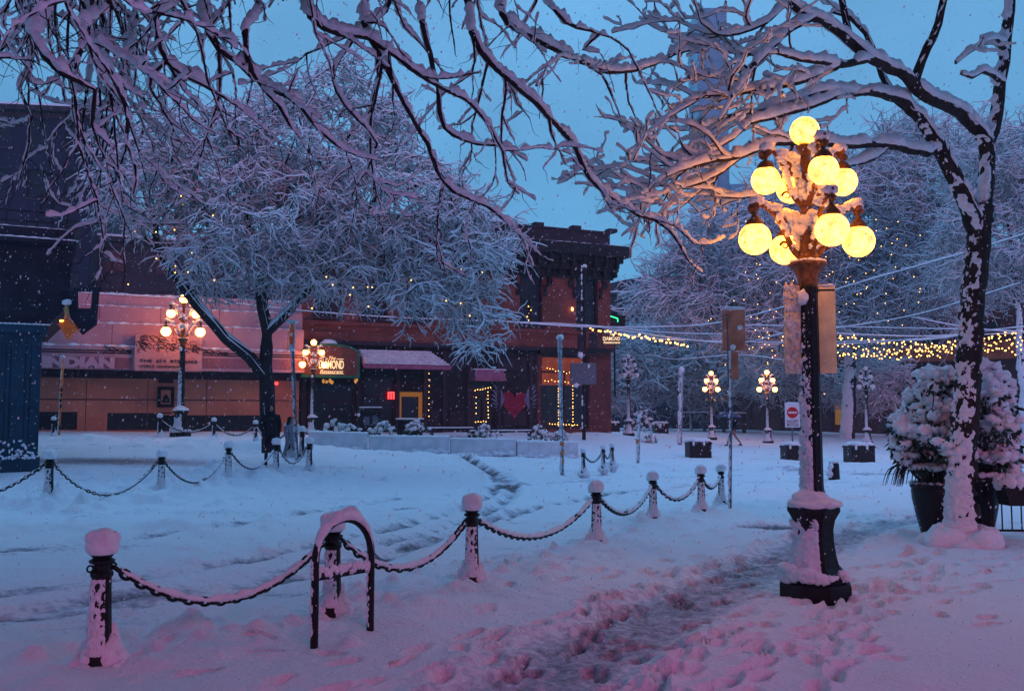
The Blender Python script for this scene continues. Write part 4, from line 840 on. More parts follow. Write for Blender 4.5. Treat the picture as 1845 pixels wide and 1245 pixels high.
# ------------------------------------------------------------------ sign posts
def post(name, label, px, d, pyb, pyt, r, m, pxt=None, cat='post', snow=True, group=None):
    b = gp(px, d, pyb); tp = P(pxt if pxt else px, pyt, d); t = thing(name, label, cat, tuple(b), 0, group); tp = tp - b
    mb = MB(); mb.tube([(0, 0, -.15), tuple(tp * .5), tuple(tp)], r, 10); mb.build('post', m, t, True)
    if snow:
        mb = MB()
        crust(mb, [(0, 0, .02), tuple(tp * .5), tuple(tp)], [r] * 3, 215, 62, r * .55, max(.05, r * 1.2), .55, na=12, step=max(.02, r * .5))
        mb.blob(tuple(tp), (r * 1.5, r * 1.5, r * 1.6), 2, .1); mb.build('snow_clots', M['snow'], t, True)
    return t, tp, b
M['signback'] = mat('sign_back', (.66, .27, .16), .6, noise=.4, nscale=5); M['signwhite'] = mat('sign_white', (.75, .76, .78), .5, noise=.12, nscale=8); M['signred'] = mat('sign_red', (.55, .02, .02), .5); M['signblack'] = mat('sign_black', (.02, .02, .02), .5); M['orange'] = mat('reflective_orange', (.75, .2, .03), .5); M['yellow'] = mat('yellow_tape', (.7, .45, .05), .5)
t, tp, b = post('sign_post', 'thin dark sign post by the chain end, carrying two bare sign backs', 1315, 16.8, 921, 560, .028, M['steel'], 1318, 'sign post')
def boxpx(x0, x1, y0, y1, d, b, th=.02):
    A = P(x0, y1, d); C = P(x1, y0, d); return (A.x - b.x, C.x - b.x, -th / 2 - .04, th / 2 - .04, A.z - b.z, C.z - b.z)
mb = MB(); mb.bbox(*boxpx(1301, 1341, 559, 632, 16.8, b), b=.004); mb.build('sign_panel', M['signback'], t); mb = MB(); mb.bbox(*boxpx(1317, 1329, 634, 684, 16.8, b), b=.003); mb.build('small_sign_panel', M['signback'], t)
mb = MB(); c = P(1321, 556, 16.8) - b; mb.blob((c.x, c.y - .04, c.z), (.2, .03, .035), 3, .1); c = P(1331, 591, 16.8) - b; mb.blob((c.x, c.y - .08, c.z), (.05, .04, .045), 2, .15); mb.blob((c.x - .13, c.y - .08, c.z - .35), .05, 2, .15); mb.build('snow_cap', M['snow'], t, True)
mb = MB(); mb.box(-.012, .012, -.062, -.052, 2.2, 3.5); mb.build('channel', M['steel'], t)
t, tp, b = post('sign_post', 'tall snow-plastered pole with an edge-on sign and orange tape at its foot', 1013, 27.8, 853, 610, .055, M['steel_snow'], 1009, 'sign post')
mb = MB(); mb.bbox(tp.x - .05, tp.x + .05, -.25, .25, tp.z - .95, tp.z, .02); mb.build('edge_on_sign', M['steel_snow'], t); mb = MB(); mb.blob((tp.x, 0, tp.z + .03), (.11, .26, .09), 3, .1); mb.build('snow_cap', M['snow'], t, True)
mb = MB()
for z in (.3, .55, .8): mb.lathe([(.06, z), (.06, z + .13)], 12, M=Matrix.Shear('XY', 4, (0, 0)))
mb.build('reflective_band', M['orange'], t)
post('pole', 'plain snow-plastered pole standing behind the black planter boxes', 1225, 46, 801, 666, .1, M['steel_snow'], 1228, 'pole')
t, tp, b = post('marker_post', 'short white marker post with an orange band, near the unlit lamp', 1149, 32, 835, 750, .05, M['steel_snow'], 1152)
mb = MB(); mb.lathe([(.056, .75), (.056, .9)], 12); mb.build('reflective_band', M['orange'], t)
t, tp, b = post('striped_pole', 'thin pole with dark and orange bands against the gallery wall', 106, 36.5, 775, 643, .045, M['orange'], 114)
mb = MB()
for k in (.08, .35, .42, .49, .56): p_ = Vector(tp) * k; mb.tube([tuple(p_), tuple(p_ + Vector((.01, 0, .14)))], .05, 10)
mb.build('dark_band', M['signblack'], t)
# tilted no-entry sign
t, tp, b = post('no_entry_sign', 'no entry sign turned nearly edge-on atop a tilted pole, by the big tree', 536, 30.5, 822, 630, .055, M['steel'], 527, 'traffic sign')
s_ = thing('tmp', None, None); bpy.data.objects.remove(s_)
mb = MB(); Mt = Matrix.Translation(tp + Vector((0, -.08, 0))) @ Matrix.Rotation(R(-62), 4, 'Z'); mb.bbox(-.33, .33, -.015, .015, 0, .88, .01, Mt); mb.build('sign_panel', M['signwhite'], t)
mb = MB(); mb.lathe([(.27, 0), (.27, .01)], 28, M=Mt @ Matrix.Translation((0, -.018, .48)) @ Matrix.Rotation(R(90), 4, 'X') @ Matrix.Scale(1.3, 4, (0, 1, 0))); mb.build('red_disc', M['signred'], t)
mb = MB(); mb.box(-.2, .2, -.034, -.029, .43, .53, Mt); mb.build('white_bar', M['signwhite'], t)
mb = MB(); mb.blob(Mt @ Vector((0, 0, .9)), (.2, .3, .07), 2, .1); mb.blob(Mt @ Vector((.1, -.05, .06)), (.1, .12, .1), 2, .15); mb.blob((.02, -.05, 1.05), (.07, .06, .16), 2, .2); mb.build('snow_cap', M['snow'], t, True)
# straight no-entry sign
d = 37.2; b = gp(1428, d, 800); b.z += .62; t = thing('no_entry_sign', 'upright no entry sign with bicycle exception lettering, planted in a black box', 'traffic sign', tuple(b)); 
tp = P(1428, 768, d) - b; mb = MB(); mb.tube([(0, 0, -.3), (0, 0, tp.z + .3)], .03, 8); mb.build('post', M['steel'], t, True)
A = P(1414, 770, d) - b; C = P(1440, 727, d) - b; w = C.x - A.x; h = C.z - A.z; cx = (A.x + C.x) / 2
mb = MB(); mb.bbox(A.x, C.x, -.06, -.035, A.z, C.z, .015); mb.build('sign_panel', M['signwhite'], t)
mb = MB(); mb.lathe([(w * .37, 0), (w * .37, .01)], 28, M=Matrix.Translation((cx, -.064, A.z + h * .62)) @ Matrix.Rotation(R(90), 4, 'X')); mb.build('red_disc', M['signred'], t)
mb = MB(); mb.box(cx - w * .28, cx + w * .28, -.082, -.075, A.z + h * .585, A.z + h * .66); mb.build('white_bar', M['signwhite'], t)
text_mesh('EXCEPT', .155, M['signblack'], t, loc=(cx, -.07, A.z + h * .19), extrude=.004, sx=.85); text_mesh('BICYCLES', .155, M['signblack'], t, loc=(cx, -.07, A.z + h * .05), extrude=.004, sx=.68)
mb = MB(); mb.blob((cx, -.05, C.z + .02), (w * .5, .04, .035), 3, .1); mb.build('snow_cap', M['snow'], t, True)
# ------------------------------------------------------------------ planters
def planter_box(w, dp, h):
    t = thing('planter_box', 'p', 'planter'); mb = MB(); mb.bbox(-w / 2, w / 2, -dp / 2, dp / 2, -.1, h, .02); mb.box(-w / 2 - .02, w / 2 + .02, -dp / 2 - .02, dp / 2 + .02, h - .1, h - .04); mb.build('box', M['iron'], t)
    mb = MB(); 
    for i in range(26): mb.blob((random.uniform(-w / 2 + .08, w / 2 - .08), random.uniform(-dp / 2 + .08, dp / 2 - .08), h), (.16, .15, random.uniform(.10, .15)), 2, .12, cut=-.25)
    for x in (-.33, .15): mb.blob((w * x, -dp / 2 - .02, h - .08), (.05, .04, .09), 2, .1)
    mb.build('snow_cap', M['snow'], t, True); return t
pbx = planter_box(.88, .8, .62); k0 = True
for px, py, d, s, lab in ((1258, 823, 38, 1.0, 'black planter box with a snow cap, left of the thin sign post'), (1430, 828, 37, .92, 'black planter box holding the no entry sign'), (1548, 832, 36, 1.02, 'black planter box standing just beyond the near lamp, toward the shrubs'),
                          (1104, 776, 63, .95, 'far planter box behind the corner of the restaurant'), (1080, 775, 62, .8, 'far planter half hidden by the restaurant corner'), (1190, 773, 64, 1.05, 'far planter box between the unlit lamp and the plastered pole')):
    p = gp(px, d, py); place(pbx if k0 else copy_tree(pbx), tuple(p), R(4), s, lab, 'black planter boxes'); k0 = False
# ------------------------------------------------------------------ shrubs
M['leaf'] = mat('evergreen_leaf', (.035, .06, .04), .5, noise=.5, nscale=6)
def leaves(name, centers, nper, size, spread, parent, m, droop=.3):
    c = np.repeat(np.array(centers), nper, 0); n = len(c); o = rng.normal(0, 1, (n, 3)); o /= np.linalg.norm(o, axis=1, keepdims=True)
    p = c + o * spread * rng.uniform(.2, 1, (n, 1)); d = o + rng.normal(0, .3, (n, 3)); d[:, 2] -= droop; d /= np.linalg.norm(d, axis=1, keepdims=True)
    s = np.cross(d, rng.normal(0, 1, (n, 3))); s /= np.linalg.norm(s, axis=1, keepdims=True); L = size * rng.uniform(.6, 1.2, (n, 1)); w = L * .18
    V = np.stack([p, p + d * L * .5 + s * w, p + d * L, p + d * L * .5 - s * w], 1).reshape(-1, 3); Fc = np.arange(4 * n).reshape(-1, 4)
    return mesh_obj(name, V, Fc, m, parent)
def clump_shrub(px0, py0, d, clumps, label, pot_z=.7, name='shrub', cs=.10):
    b = P(px0, py0, d); t = thing(name, label, 'shrub', tuple(b)); stems = []; tops = []; mb = MB()
    for (px, py, dd) in clumps:
        c = np.array(P(px, py, dd) - b); tops.append(c); root = np.array((random.gauss(0, .08), random.gauss(0, .08), -.1)); mid = (root + c) / 2 + rng.normal(0, .08, 3)
        stems.append(resample([root, mid, c], [.018, .012, .006], .12, .01))
        for k in range(6): mb.blob(c + rng.normal(0, .06, 3) + np.array([0, 0, .035]), (cs * random.uniform(.6, 1.1), cs * random.uniform(.6, 1.1), cs * random.uniform(.4, .9)), 2, .30)
    tubes('stems', stems, M['bark'], t, 5); leaves('leaves', [c - np.array([0, 0, .05]) for c in tops], 28, .14, .11, t, M['leaf'], .6); mb.build('snow_clumps', M['snow'], t, True)
    return t
def fill(n, ells, d, dy=.5):
    out = []
    for _ in range(n):
        cx_, cy_, rx, ry = random.choice(ells); a = random.uniform(0, 6.28); k = random.random() ** .5; out.append((cx_ + math.cos(a) * rx * k, cy_ + math.sin(a) * ry * k, d + random.gauss(0, dy)))
    return out
M['pot'] = mat('glazed_pot', (.018, .018, .022), .35, noise=.4, nscale=5, bump=.4)
for k, (px, py, d, w, h, lab) in enumerate(((1684, 952, 14.0, .30, .72, 'big dark round pot under the snowy shrub, camera side of the tree trunk'), (1762, 958, 13.6, .30, .80, 'big dark round pot partly hidden behind the maple trunk'))):
    b = gp(px, d, py); t = thing('plant_pot', lab, 'planter', tuple(b), 0, 'dark round pots'); s = h / .72
    mb = MB(); mb.lathe([(w * .62, -.05), (w * .66, .02), (w * .85, .25 * s), (w * 1.0, .48 * s), (w * 1.03, .60 * s), (w * 1.0, .63 * s), (w * 1.08, .645 * s), (w * 1.08, .70 * s), (w * .96, .70 * s), (w * .92, .62 * s)], 28); auto_smooth(mb.build('pot', M['pot'], t), 30)
    mb = MB(); mb.lathe([(w * .9, .60 * s), (w * .5, .68 * s), (.02, .70 * s)], 20)
    for i in range(18): a = i * .35; mb.blob((math.cos(a) * w, math.sin(a) * w, .71 * s), (.05, .05, .025), 1, .15)
    mb.build('snow_rim', M['snow'], t, True)
clump_shrub(1690, 868, 14.0, fill(125, [(1690, 720, 45, 40), (1660, 770, 45, 45), (1640, 800, 28, 25), (1705, 790, 40, 60), (1700, 700, 30, 25)], 14.0, .35), 'bushy shrub heaped with lumps of snow, camera side of the maple trunk')
clump_shrub(1768, 862, 13.6, fill(105, [(1790, 720, 30, 35), (1795, 780, 28, 45), (1770, 800, 40, 50), (1775, 700, 22, 22), (1815, 800, 20, 40)], 13.7, .35), 'bushy shrub heaped with snow, behind and beyond the maple trunk')
# spiky drooping plant
b = P(1664, 862, 13.7); t = thing('spiky_plant', 'spiky plant drooping under a snow pad at the pot edge', 'plant', tuple(b)); ps = []
for i in range(70):
    a = random.uniform(0, 6.28); L = random.uniform(.25, .45); q = [(0, 0, 0), (math.cos(a) * L * .45 - .05, math.sin(a) * L * .4, .2), (math.cos(a) * L * .9 - .08, math.sin(a) * L * .8, .12), (math.cos(a) * L * 1.05 - .1, math.sin(a) * L * .95, -.10)]
    ps.append(resample(q, [.012, .012, .008, .003], .06))
tubes('leaves', ps, M['leaf'], t, 4); mb = MB()
for i in range(26): mb.blob((random.gauss(-.08, .15), random.gauss(-.03, .12), .18 + random.gauss(0, .015)), (.1, .1, .045), 2, .12)
mb.build('snow_pad', M['snow'], t, True)
# railing
b = gp(1768, 13.2, 965); t = thing('railing', 'black metal railing with snow on its rail, beside the potted shrubs', 'fence', tuple(b), R(-4)); zt = P(1768, 858, 13.2).z - b.z
mb = MB(); mb.box(-.0, 1.6, -.02, .02, zt - .05, zt - .015); mb.box(0, 1.6, -.015, .015, .10, .13); mb.build('rails', M['iron'], t)
mb = MB(); 
for i in range(13): mb.box(.13 * i + .02, .13 * i + .035, -.007, .007, .13, zt - .05)
mb.build('bars', M['iron'], t); mb = MB(); mb.box(.115, .165, -.025, .025, -.1, zt - .0); mb.box(1.2, 1.25, -.025, .025, -.1, zt); mb.build('posts', M['iron'], t)
mb = MB()
for i in range(36): mb.blob((i * .045, random.gauss(0, .01), zt + .015), (.05, .055, random.uniform(.03, .05)), 2, .12)
mb.build('snow_on_rail', M['snow'], t, True)
b = P(1812, 872, 12.9); t = thing('hanging_planter', 'dark trough planter hooked on the railing, snow heaped on it', 'planter', tuple(b)); mb = MB(); mb.prism([(-.10, 0), (.5, 0), (.42, -.28), (-.03, -.28)], -.15, .15); mb.build('trough', M['iron'], t)
mb = MB(); 
for i in range(30): mb.blob((random.uniform(-.1, .5), random.uniform(-.13, .13), .02), (.08, .08, random.uniform(.07, .11)), 2, .15)
mb.build('snow_cap', M['snow'], t, True)
# shrubs on the far kerb
def far_shrub(px, py, d, w, h, label, n=26):
    b = gp(px, d, py); b.z = P(px, py, d).z; t = thing('shrub', label, 'shrub', tuple(b), 0, 'snowy shrubs behind the barrier'); mb = MB(); ce = []
    for i in range(n):
        x = random.gauss(0, w * .4); y = random.gauss(0, .25); z = random.uniform(0, h) * max(.2, 1 - abs(x) / w); ce.append((x, y, z)); mb.blob((x, y, z + .03), (random.uniform(.07, .15), .1, random.uniform(.05, .1)), 2, .15)
    leaves('leaves', ce, 14, .14, .16, t, M['leaf']); mb.build('snow_clumps', M['snow'], t, True)
for a in ((608, 776, 38, .9, .5, 'low snowy shrub behind the first barrier block, by the small lit lamp'), (692, 778, 39, .7, .4, 'low snowy shrub between the newspaper box and the bin'), (748, 776, 40, .5, .45, 'snowy shrub against the round bin'), (875, 785, 41, .6, .5, 'snowy shrub between the two benches'), (970, 790, 41, .6, .6, 'round snowy shrub behind the plastered pole'), (1010, 792, 42, .6, .45, 'low snowy shrub at the foot of the restaurant corner pier'), (1172, 798, 45, .5, .4, 'small dark shrub poking from the snow near the marker post')): far_shrub(*a)
far_shrub(1156, 772, 55, 1.1, 1.3, 'tall feathery snowy shrub beside the unlit lamp', 46)
# ------------------------------------------------------------------ concrete barrier
M['concrete'] = mat('frosted_concrete', (.74, .76, .80), .85, noise=.2, nscale=3, bump=.6, bscale=12)
seg = [(556, 662, 775, 779, 806, 809), (664, 810, 779, 783, 808, 814), (812, 930, 786, 790, 814, 818), (932, 1042, 791, 797, 818, 822)]
labs = ['concrete barrier block nearest the tilted sign, snow on top', 'concrete barrier block with a hook mark, below the newspaper box', 'concrete barrier block in front of the benches', 'concrete barrier block ending at the plastered pole']
for i, (x0, x1, ta, tb, ba, bb) in enumerate(seg):
    d = 35.6 + i * .3; A = P(x0, ba, d); Bq = P(x1, bb, d + .3); h = P(x0, ta, d).z - A.z; v = Bq - A; L = math.hypot(v.x, v.y); az = math.atan2(v.y, v.x)
    t = thing('concrete_barrier', labs[i], 'barrier', (A.x, A.y, min(A.z, Bq.z)), az, 'concrete barrier blocks'); mb = MB(); mb.prism([(0, 0)] * 0 or [(0, -.2), (L, -.2), (L, h * .92), (0, h)], 0, .35); mb.build('block', M['concrete'], t)
    mb = MB()
    for k in range(int(L / .12)): mb.blob((.06 + k * .12, .17, h * (1 - .08 * k * .12 / L)), (.13, .21, random.uniform(.04, .08)), 2, .1)
    for k in range(int(L / .2)): mb.blob((k * .2 + .1, -.02, -.02 + random.uniform(-.02, .05)), (.16, .12, random.uniform(.05, .13)), 2, .15)
    mb.build('snow_cap', M['snow'], t, True)
# ------------------------------------------------------------------ street furniture by the restaurant
def at(px, py, d): b = P(px, py, d); b.z = max(g(b.x, b.y), b.z - .5); return b
b = gp(666, 41, 778); t = thing('newspaper_box', 'row of dark newspaper boxes with a snowy rounded hood, before the restaurant door', 'newspaper box', tuple(b), R(20)); z1 = P(666, 735, 41).z - b.z
mb = MB(); mb.bbox(-.45, .45, -.2, .25, -.1, z1 - .1, .03); mb.build('cabinet', M['iron'], t); mb = MB(); mb.tube([(-.5, -.1, z1 - .35), (-.47, -.1, z1 - .1), (-.38, -.1, z1), (0, -.1, z1), (.45, -.1, z1)], .03, 8); mb.build('hood', M['steel'], t, True)
mb = MB(); mb.box(-.3, -.05, -.21, -.2, z1 * .4, z1 * .7); mb.box(.08, .32, -.21, -.2, z1 * .4, z1 * .7); mb.build('display_window', M['steel'], t)
mb = MB()
for k in range(12): mb.blob((-.42 + k * .08, -.05, z1 + .03), (.08, .15, .035), 1, .1)
mb.blob((-.5, -.1, z1 - .3), (.08, .1, .08), 2, .1); mb.build('snow_cap', M['snow'], t, True)
b = gp(738, 41.5, 780); t = thing('litter_bin', 'wide round bin rimmed with snow outside the restaurant', 'bin', tuple(b)); z1 = P(738, 756, 41.5).z - b.z; mb = MB(); mb.lathe([(.55, -.1), (.58, z1 * .5), (.6, z1)], 20); mb.build('drum', M['iron'], t); mb = MB(); mb.lathe([(.6, z1), (.64, z1 + .03), (.6, z1 + .07), (.3, z1 + .05)], 20); mb.build('snow_rim', M['snow'], t, True)
def bench(px, py, d, L, label):
    b = gp(px, d, py); b.z = P(px, py, d).z - .42; t = thing('bench', label, 'bench', tuple(b), R(20), 'benches outside the restaurant'); mb = MB(); mb.box(-L / 2, L / 2, -.2, .2, .38, .44); mb.build('seat', M['iron'], t)
    for x in (-L / 2 + .15, L / 2 - .2): mb = MB(); mb.box(x, x + .06, -.18, .18, -.2, .38); mb.build('leg', M['iron'], t)
    mb = MB()
    for k in range(int(L / .1)): mb.blob((-L / 2 + .05 + k * .1, 0, .45), (.09, .2, .045), 2, .1)
    mb.build('snow_cap', M['snow'], t, True)
bench(812, 772, 42.5, 2.1, 'snowy bench close to the bin'); bench(905, 777, 41.5, 2.9, 'long snowy bench in front of the winged heart')
# far patio tables with snow
for i, (px, py, d, L, lab) in enumerate(((1248, 744, 70, 2.0, 'high snowy patio table beside the plastered pole'), (1322, 745, 68, 1.7, 'high snowy patio table behind the umbrella'))):
    b = gp(px, d, 772); z1 = P(px, py, d).z - b.z; t = thing('patio_table', lab, 'table', tuple(b), 0, 'patio tables'); mb = MB(); mb.box(-L / 2, L / 2, -.5, .5, z1 - .06, z1); mb.build('tabletop', M['iron'], t)
    for x in (-L / 2 + .1, L / 2 - .16): mb = MB(); mb.box(x, x + .08, -.4, .4, -.1, z1 - .06); mb.build('leg', M['iron'], t)
    mb = MB(); 
    for k in range(int(L / .2) + 1): mb.blob((-L / 2 + k * .2, 0, z1 + .02), (.17, .5, .09), 2, .1)
    mb.build('snow_cap', M['snow'], t, True)
# ------------------------------------------------------------------ people
def skin(name, pts, edges, rad, m, parent, root=0):
    me = bpy.data.meshes.new(name); me.from_pydata(pts, edges, []); o = bpy.data.objects.new(name, me); COL.objects.link(o)
    md = o.modifiers.new('s', 'SKIN'); 
    for i, r in enumerate(rad): me.skin_vertices[0].data[i].radius = r if hasattr(r, '__len__') else (r, r); me.skin_vertices[0].data[i].use_root = (i == root)
    sb = o.modifiers.new('u', 'SUBSURF'); sb.levels = 2; sb.render_levels = 2
    dg = bpy.context.evaluated_depsgraph_get(); m2 = bpy.data.meshes.new_from_object(o.evaluated_get(dg)); m2.materials.clear(); m2.materials.append(m); m2.polygons.foreach_set('use_smooth', np.ones(len(m2.polygons), bool)); bpy.data.objects.remove(o)
    o = bpy.data.objects.new(name, m2); COL.objects.link(o); o.parent = parent; m2.name = name; return o
M['coat'] = mat('black_coat', (.012, .012, .02), .9, noise=.4, nscale=6); M['jeans'] = mat('grey_jeans', (.20, .21, .26), .9); M['skinc'] = mat('skin', (.35, .2, .15), .6); M['tan'] = mat('tan_trousers', (.30, .17, .13), .9)
def person(label, loc, rz, legs_m, stride=.25, h=1.78, hood=True, arm_up=False, coat='coat'):
    t = thing('person', label, 'person', loc, rz, None, h / 1.78)
    s = stride
    pts = [(0, 0, .95), (0, 0, 1.15), (0, .0, 1.38), (0, -.01, 1.50), (0, -.02, 1.58), (0, -.03, 1.68),
           (.09, 0, .90), (.10, -s * .55, .50), (.10, -s * .8, .10), (.10, -s * .8 - .14, .03),
           (-.09, 0, .90), (-.10, s * .35, .50), (-.10, s * .9, .12), (-.10, s * .9 - .13, .05),
           (.19, 0, 1.42), (.24, .04, 1.16), (.22, -.08, .93), (.22, -.12, .86),
           (-.19, 0, 1.42)] + ([(-.25, -.10, 1.18), (-.16, -.26, 1.34), (-.13, -.28, 1.42)] if arm_up else [(-.24, -.02, 1.16), (-.22, -.10, .94), (-.22, -.14, .86)])
    ed = [(0, 1), (1, 2), (2, 3), (3, 4), (4, 5), (0, 6), (6, 7), (7, 8), (8, 9), (0, 10), (10, 11), (11, 12), (12, 13), (2, 14), (14, 15), (15, 16), (16, 17), (2, 18), (18, 19), (19, 20), (20, 21)]
    rad = [(.15, .11), (.14, .10), (.16, .11), .055, .085, .085, .09, .062, .045, .04, .09, .062, .045, .04, .065, .048, .036, .038, .065, .048, .036, .038]
    skin('body', pts, ed, rad, legs_m, t)
    # coat over torso and arms
    cp = [(0, 0, .80), (0, 0, 1.0), (0, 0, 1.2), (0, .0, 1.42), (.20, .0, 1.42), (.255, .04, 1.16), (.23, -.08, .95), (-.20, 0, 1.42)] + ([(-.265, -.10, 1.18), (-.165, -.26, 1.33)] if arm_up else [(-.255, -.02, 1.16), (-.23, -.10, .96)])
    skin('coat', cp, [(0, 1), (1, 2), (2, 3), (3, 4), (4, 5), (5, 6), (3, 7), (7, 8), (8, 9)], [(.21, .17), (.19, .15), (.18, .14), (.18, .13), .085, .068, .055, .085, .068, .055], M[coat], t)
    mb = MB(); mb.blob((0, -.03, 1.66), (.078, .09, .112), 3, .0); mb.blob((0, -.122, 1.645), (.013, .02, .02), 1, 0); mb.blob((.03, -.112, 1.675), .010, 1, 0); mb.blob((-.03, -.112, 1.675), .010, 1, 0); mb.build('face', M['skinc'], t, True)
    mb = MB(); mb.blob((0, .0, 1.665), (.108, .112, .135), 3, .03); mb.blob((0, .05, 1.55), (.12, .11, .09), 2, .05); mb.build('hood' if hood else 'hair', M['coat'], t, True)
    for sx in (-1, 1):
        mb = MB(); zz = .04 if sx > 0 else .06; yy = (-s * .8 if sx > 0 else s * .9); mb.blob((sx * .10, yy - .06, zz), (.052, .14, .05), 2, .03); mb.build('shoe', M['coat'], t, True)
    return t
b = gp(487, 29.2, 825); person('person in a black hooded coat standing by the big tree trunk', (b.x, b.y, b.z), R(20), M['coat'], .35, 1.9)
b = gp(524, 30.4, 822); person('person in grey clothing walking behind the tilted no entry pole', (b.x - .25, b.y + .9, b.z - .2), R(60), M['jeans'], .4, 1.62, coat='jeans')
b = gp(1322, 52, 803); pr_ = person('walking person in a dark coat and tan trousers under a black umbrella', (b.x, b.y, b.z), R(-70), M['tan'], .62, 1.72, False, True)
ub = Vector((b.x - .3, b.y - .15, b.z)); t = thing('umbrella', 'open black umbrella carried low over the walking person', 'umbrella', tuple(ub)); zt = P(1312, 742, 52).z - ub.z
V = [(0, 0, zt)]; n = 8; ringp = [(.3, .06), (.55, .16), (.72, .30)]
for r_, dz in ringp:
    for k in range(n * 2): a = math.pi * k / n; f = 1.0 if k % 2 == 0 else .93; V.append((r_ * 1.05 * math.cos(a) * f, r_ * math.sin(a) * f, zt - dz))
Fc = [(0, 1 + k, 1 + (k + 1) % 16) for k in range(16)] + [(1 + j * 16 + k, 17 + j * 16 + k, 17 + j * 16 + (k + 1) % 16, 1 + j * 16 + (k + 1) % 16) for j in range(2) for k in range(16)]
mb = MB(); mb.add(V, Fc); mb.build('canopy', mat('umbrella_cloth', (.05, .07, .13), .7), t, True); mb = MB(); mb.tube([(0, 0, zt + .05), (0, 0, 1.3)], .012, 6); mb.build('shaft', M['steel'], t)
# ------------------------------------------------------------------ facade frame
FC = np.array((4.6, 48.0)); FU = np.array((14.0, 6.0)); FU /= np.hypot(*FU); FN = np.array((-FU[1], FU[0])); FA_ = math.atan2(FU[1], FU[0])
def fac(px, py, off=0.0):
    r = ray(px, py); k = (FC @ FN - off) / (r.x * FN[0] + r.y * FN[1]); s = (np.array((r.x, r.y)) * k - FC) @ FU; return float(s), EYE + r.z * k
def fs(px, off=0, py=700): return fac(px, py, off)[0]
def wall_with_openings(mb, x0, x1, z0, z1, th, ops, y0=0):
    xs = sorted({x0, x1, *[v for o in ops for v in (o[0], o[1])]}); zs = sorted({z0, z1, *[v for o in ops for v in (o[2], o[3])]})
    for a, b in zip(xs[:-1], xs[1:]):
        for c, d in zip(zs[:-1], zs[1:]):
            if any(o[0] <= (a + b) / 2 <= o[1] and o[2] <= (c + d) / 2 <= o[3] for o in ops): continue
            mb.box(a, b, y0, y0 + th, c, d)
M['plaster'] = mat('pink_plaster', (.64, .33, .35), .85, bump=.5, bscale=14, nscale=.9, col2=(.50, .25, .29))
M['plaster_low'] = mat('salmon_plaster', (.76, .27, .17), .85, col2=(.58, .19, .13), nscale=.7, bump=.5, bscale=10)
M['brickred'] = mat('painted_brick', (.36, .09, .055), .85, col2=(.24, .055, .045), nscale=1.2, bump=.7, bscale=24)
def bricks(m, c1, c2, mortar, scale=1.0):
    nt = m.node_tree; b = nt.nodes['Principled BSDF']; tc = nt.nodes.new('ShaderNodeTexCoord'); sx = nt.nodes.new('ShaderNodeSeparateXYZ'); cx_ = nt.nodes.new('ShaderNodeCombineXYZ'); nt.links.new(tc.outputs['Object'], sx.inputs[0]); nt.links.new(sx.outputs[0], cx_.inputs[0]); nt.links.new(sx.outputs[2], cx_.inputs[1])
    bt = nt.nodes.new('ShaderNodeTexBrick'); bt.inputs['Scale'].default_value = scale; bt.inputs['Brick Width'].default_value = .26; bt.inputs['Row Height'].default_value = .09; bt.inputs['Mortar Size'].default_value = .012
    for k_, c_ in (('Color1', c1), ('Color2', c2), ('Mortar', mortar)): bt.inputs[k_].default_value = (*c_, 1)
    nt.links.new(cx_.outputs[0], bt.inputs['Vector']); n = nt.nodes.new('ShaderNodeTexNoise'); n.inputs['Scale'].default_value = .8; n.inputs['Detail'].default_value = 6; nt.links.new(tc.outputs['Object'], n.inputs['Vector'])
    mx_ = nt.nodes.new('ShaderNodeMix'); mx_.data_type = 'RGBA'; mx_.blend_type = 'MULTIPLY'; mx_.inputs[0].default_value = .75; nt.links.new(bt.outputs['Color'], mx_.inputs[6]); nt.links.new(n.outputs['Fac'], mx_.inputs[7]); hs = nt.nodes.new('ShaderNodeVectorMath'); hs.operation = 'SCALE'; hs.inputs[3].default_value = 1.6; nt.links.new(mx_.outputs[2], hs.inputs[0]); nt.links.new(hs.outputs[0], b.inputs['Base Color'])
bricks(M['brickred'], (.29, .08, .055), (.19, .055, .045), (.11, .045, .045))
M['seam'] = mat('panel_seam', (.16, .06, .07), .9)
M['dark'] = mat('dark_timber', (.022, .018, .024), .7, noise=.5, nscale=3, bump=.4)
M['dark2'] = mat('dark_plum', (.05, .03, .045), .75, noise=.4, nscale=2)
M['glass'] = mat('window_glass', (.015, .02, .03), .3, spec=.35); M['letter'] = mat('pale_lettering', (.68, .36, .42), .7); M['cream'] = mat('lit_cream_lettering', (.9, .75, .45), .6, emit=(1, .72, .35), estr=.9)
M['greensign'] = mat('green_sign_edge', (.02, .16, .10), .6); M['signbrown'] = mat('brown_sign_face', (.16, .06, .045), .7, noise=.3, nscale=3)
M['neonred'] = mat('red_neon', (1, .05, .05), .5, emit=(1, .03, .03), estr=6); M['neongreen'] = mat('green_neon', (.05, 1, .4), .5, emit=(.05, 1, .35), estr=2.5)
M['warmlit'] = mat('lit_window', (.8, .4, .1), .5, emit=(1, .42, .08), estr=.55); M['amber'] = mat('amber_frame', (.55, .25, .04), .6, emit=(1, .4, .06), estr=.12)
M['awning'] = mat('awning_cloth', (.35, .12, .2), .8, noise=.3, nscale=3); M['red'] = mat('red_heart_paint', (.30, .01, .045), .6, noise=.4, nscale=9); M['wing'] = mat('pale_wing_paint', (.22, .25, .38), .7, noise=.6, nscale=14)
M['wallsnow'] = M['snow_far']
def box_f(mb, x0, x1, y0, y1, pya, pyb_, ref, off=0):        # y range in local depth, z from pixel rows read at reference column
    za = fac(ref, pyb_, off)[1]; zb_ = fac(ref, pya, off)[1]; mb.box(x0, x1, y0, y1, za, zb_)
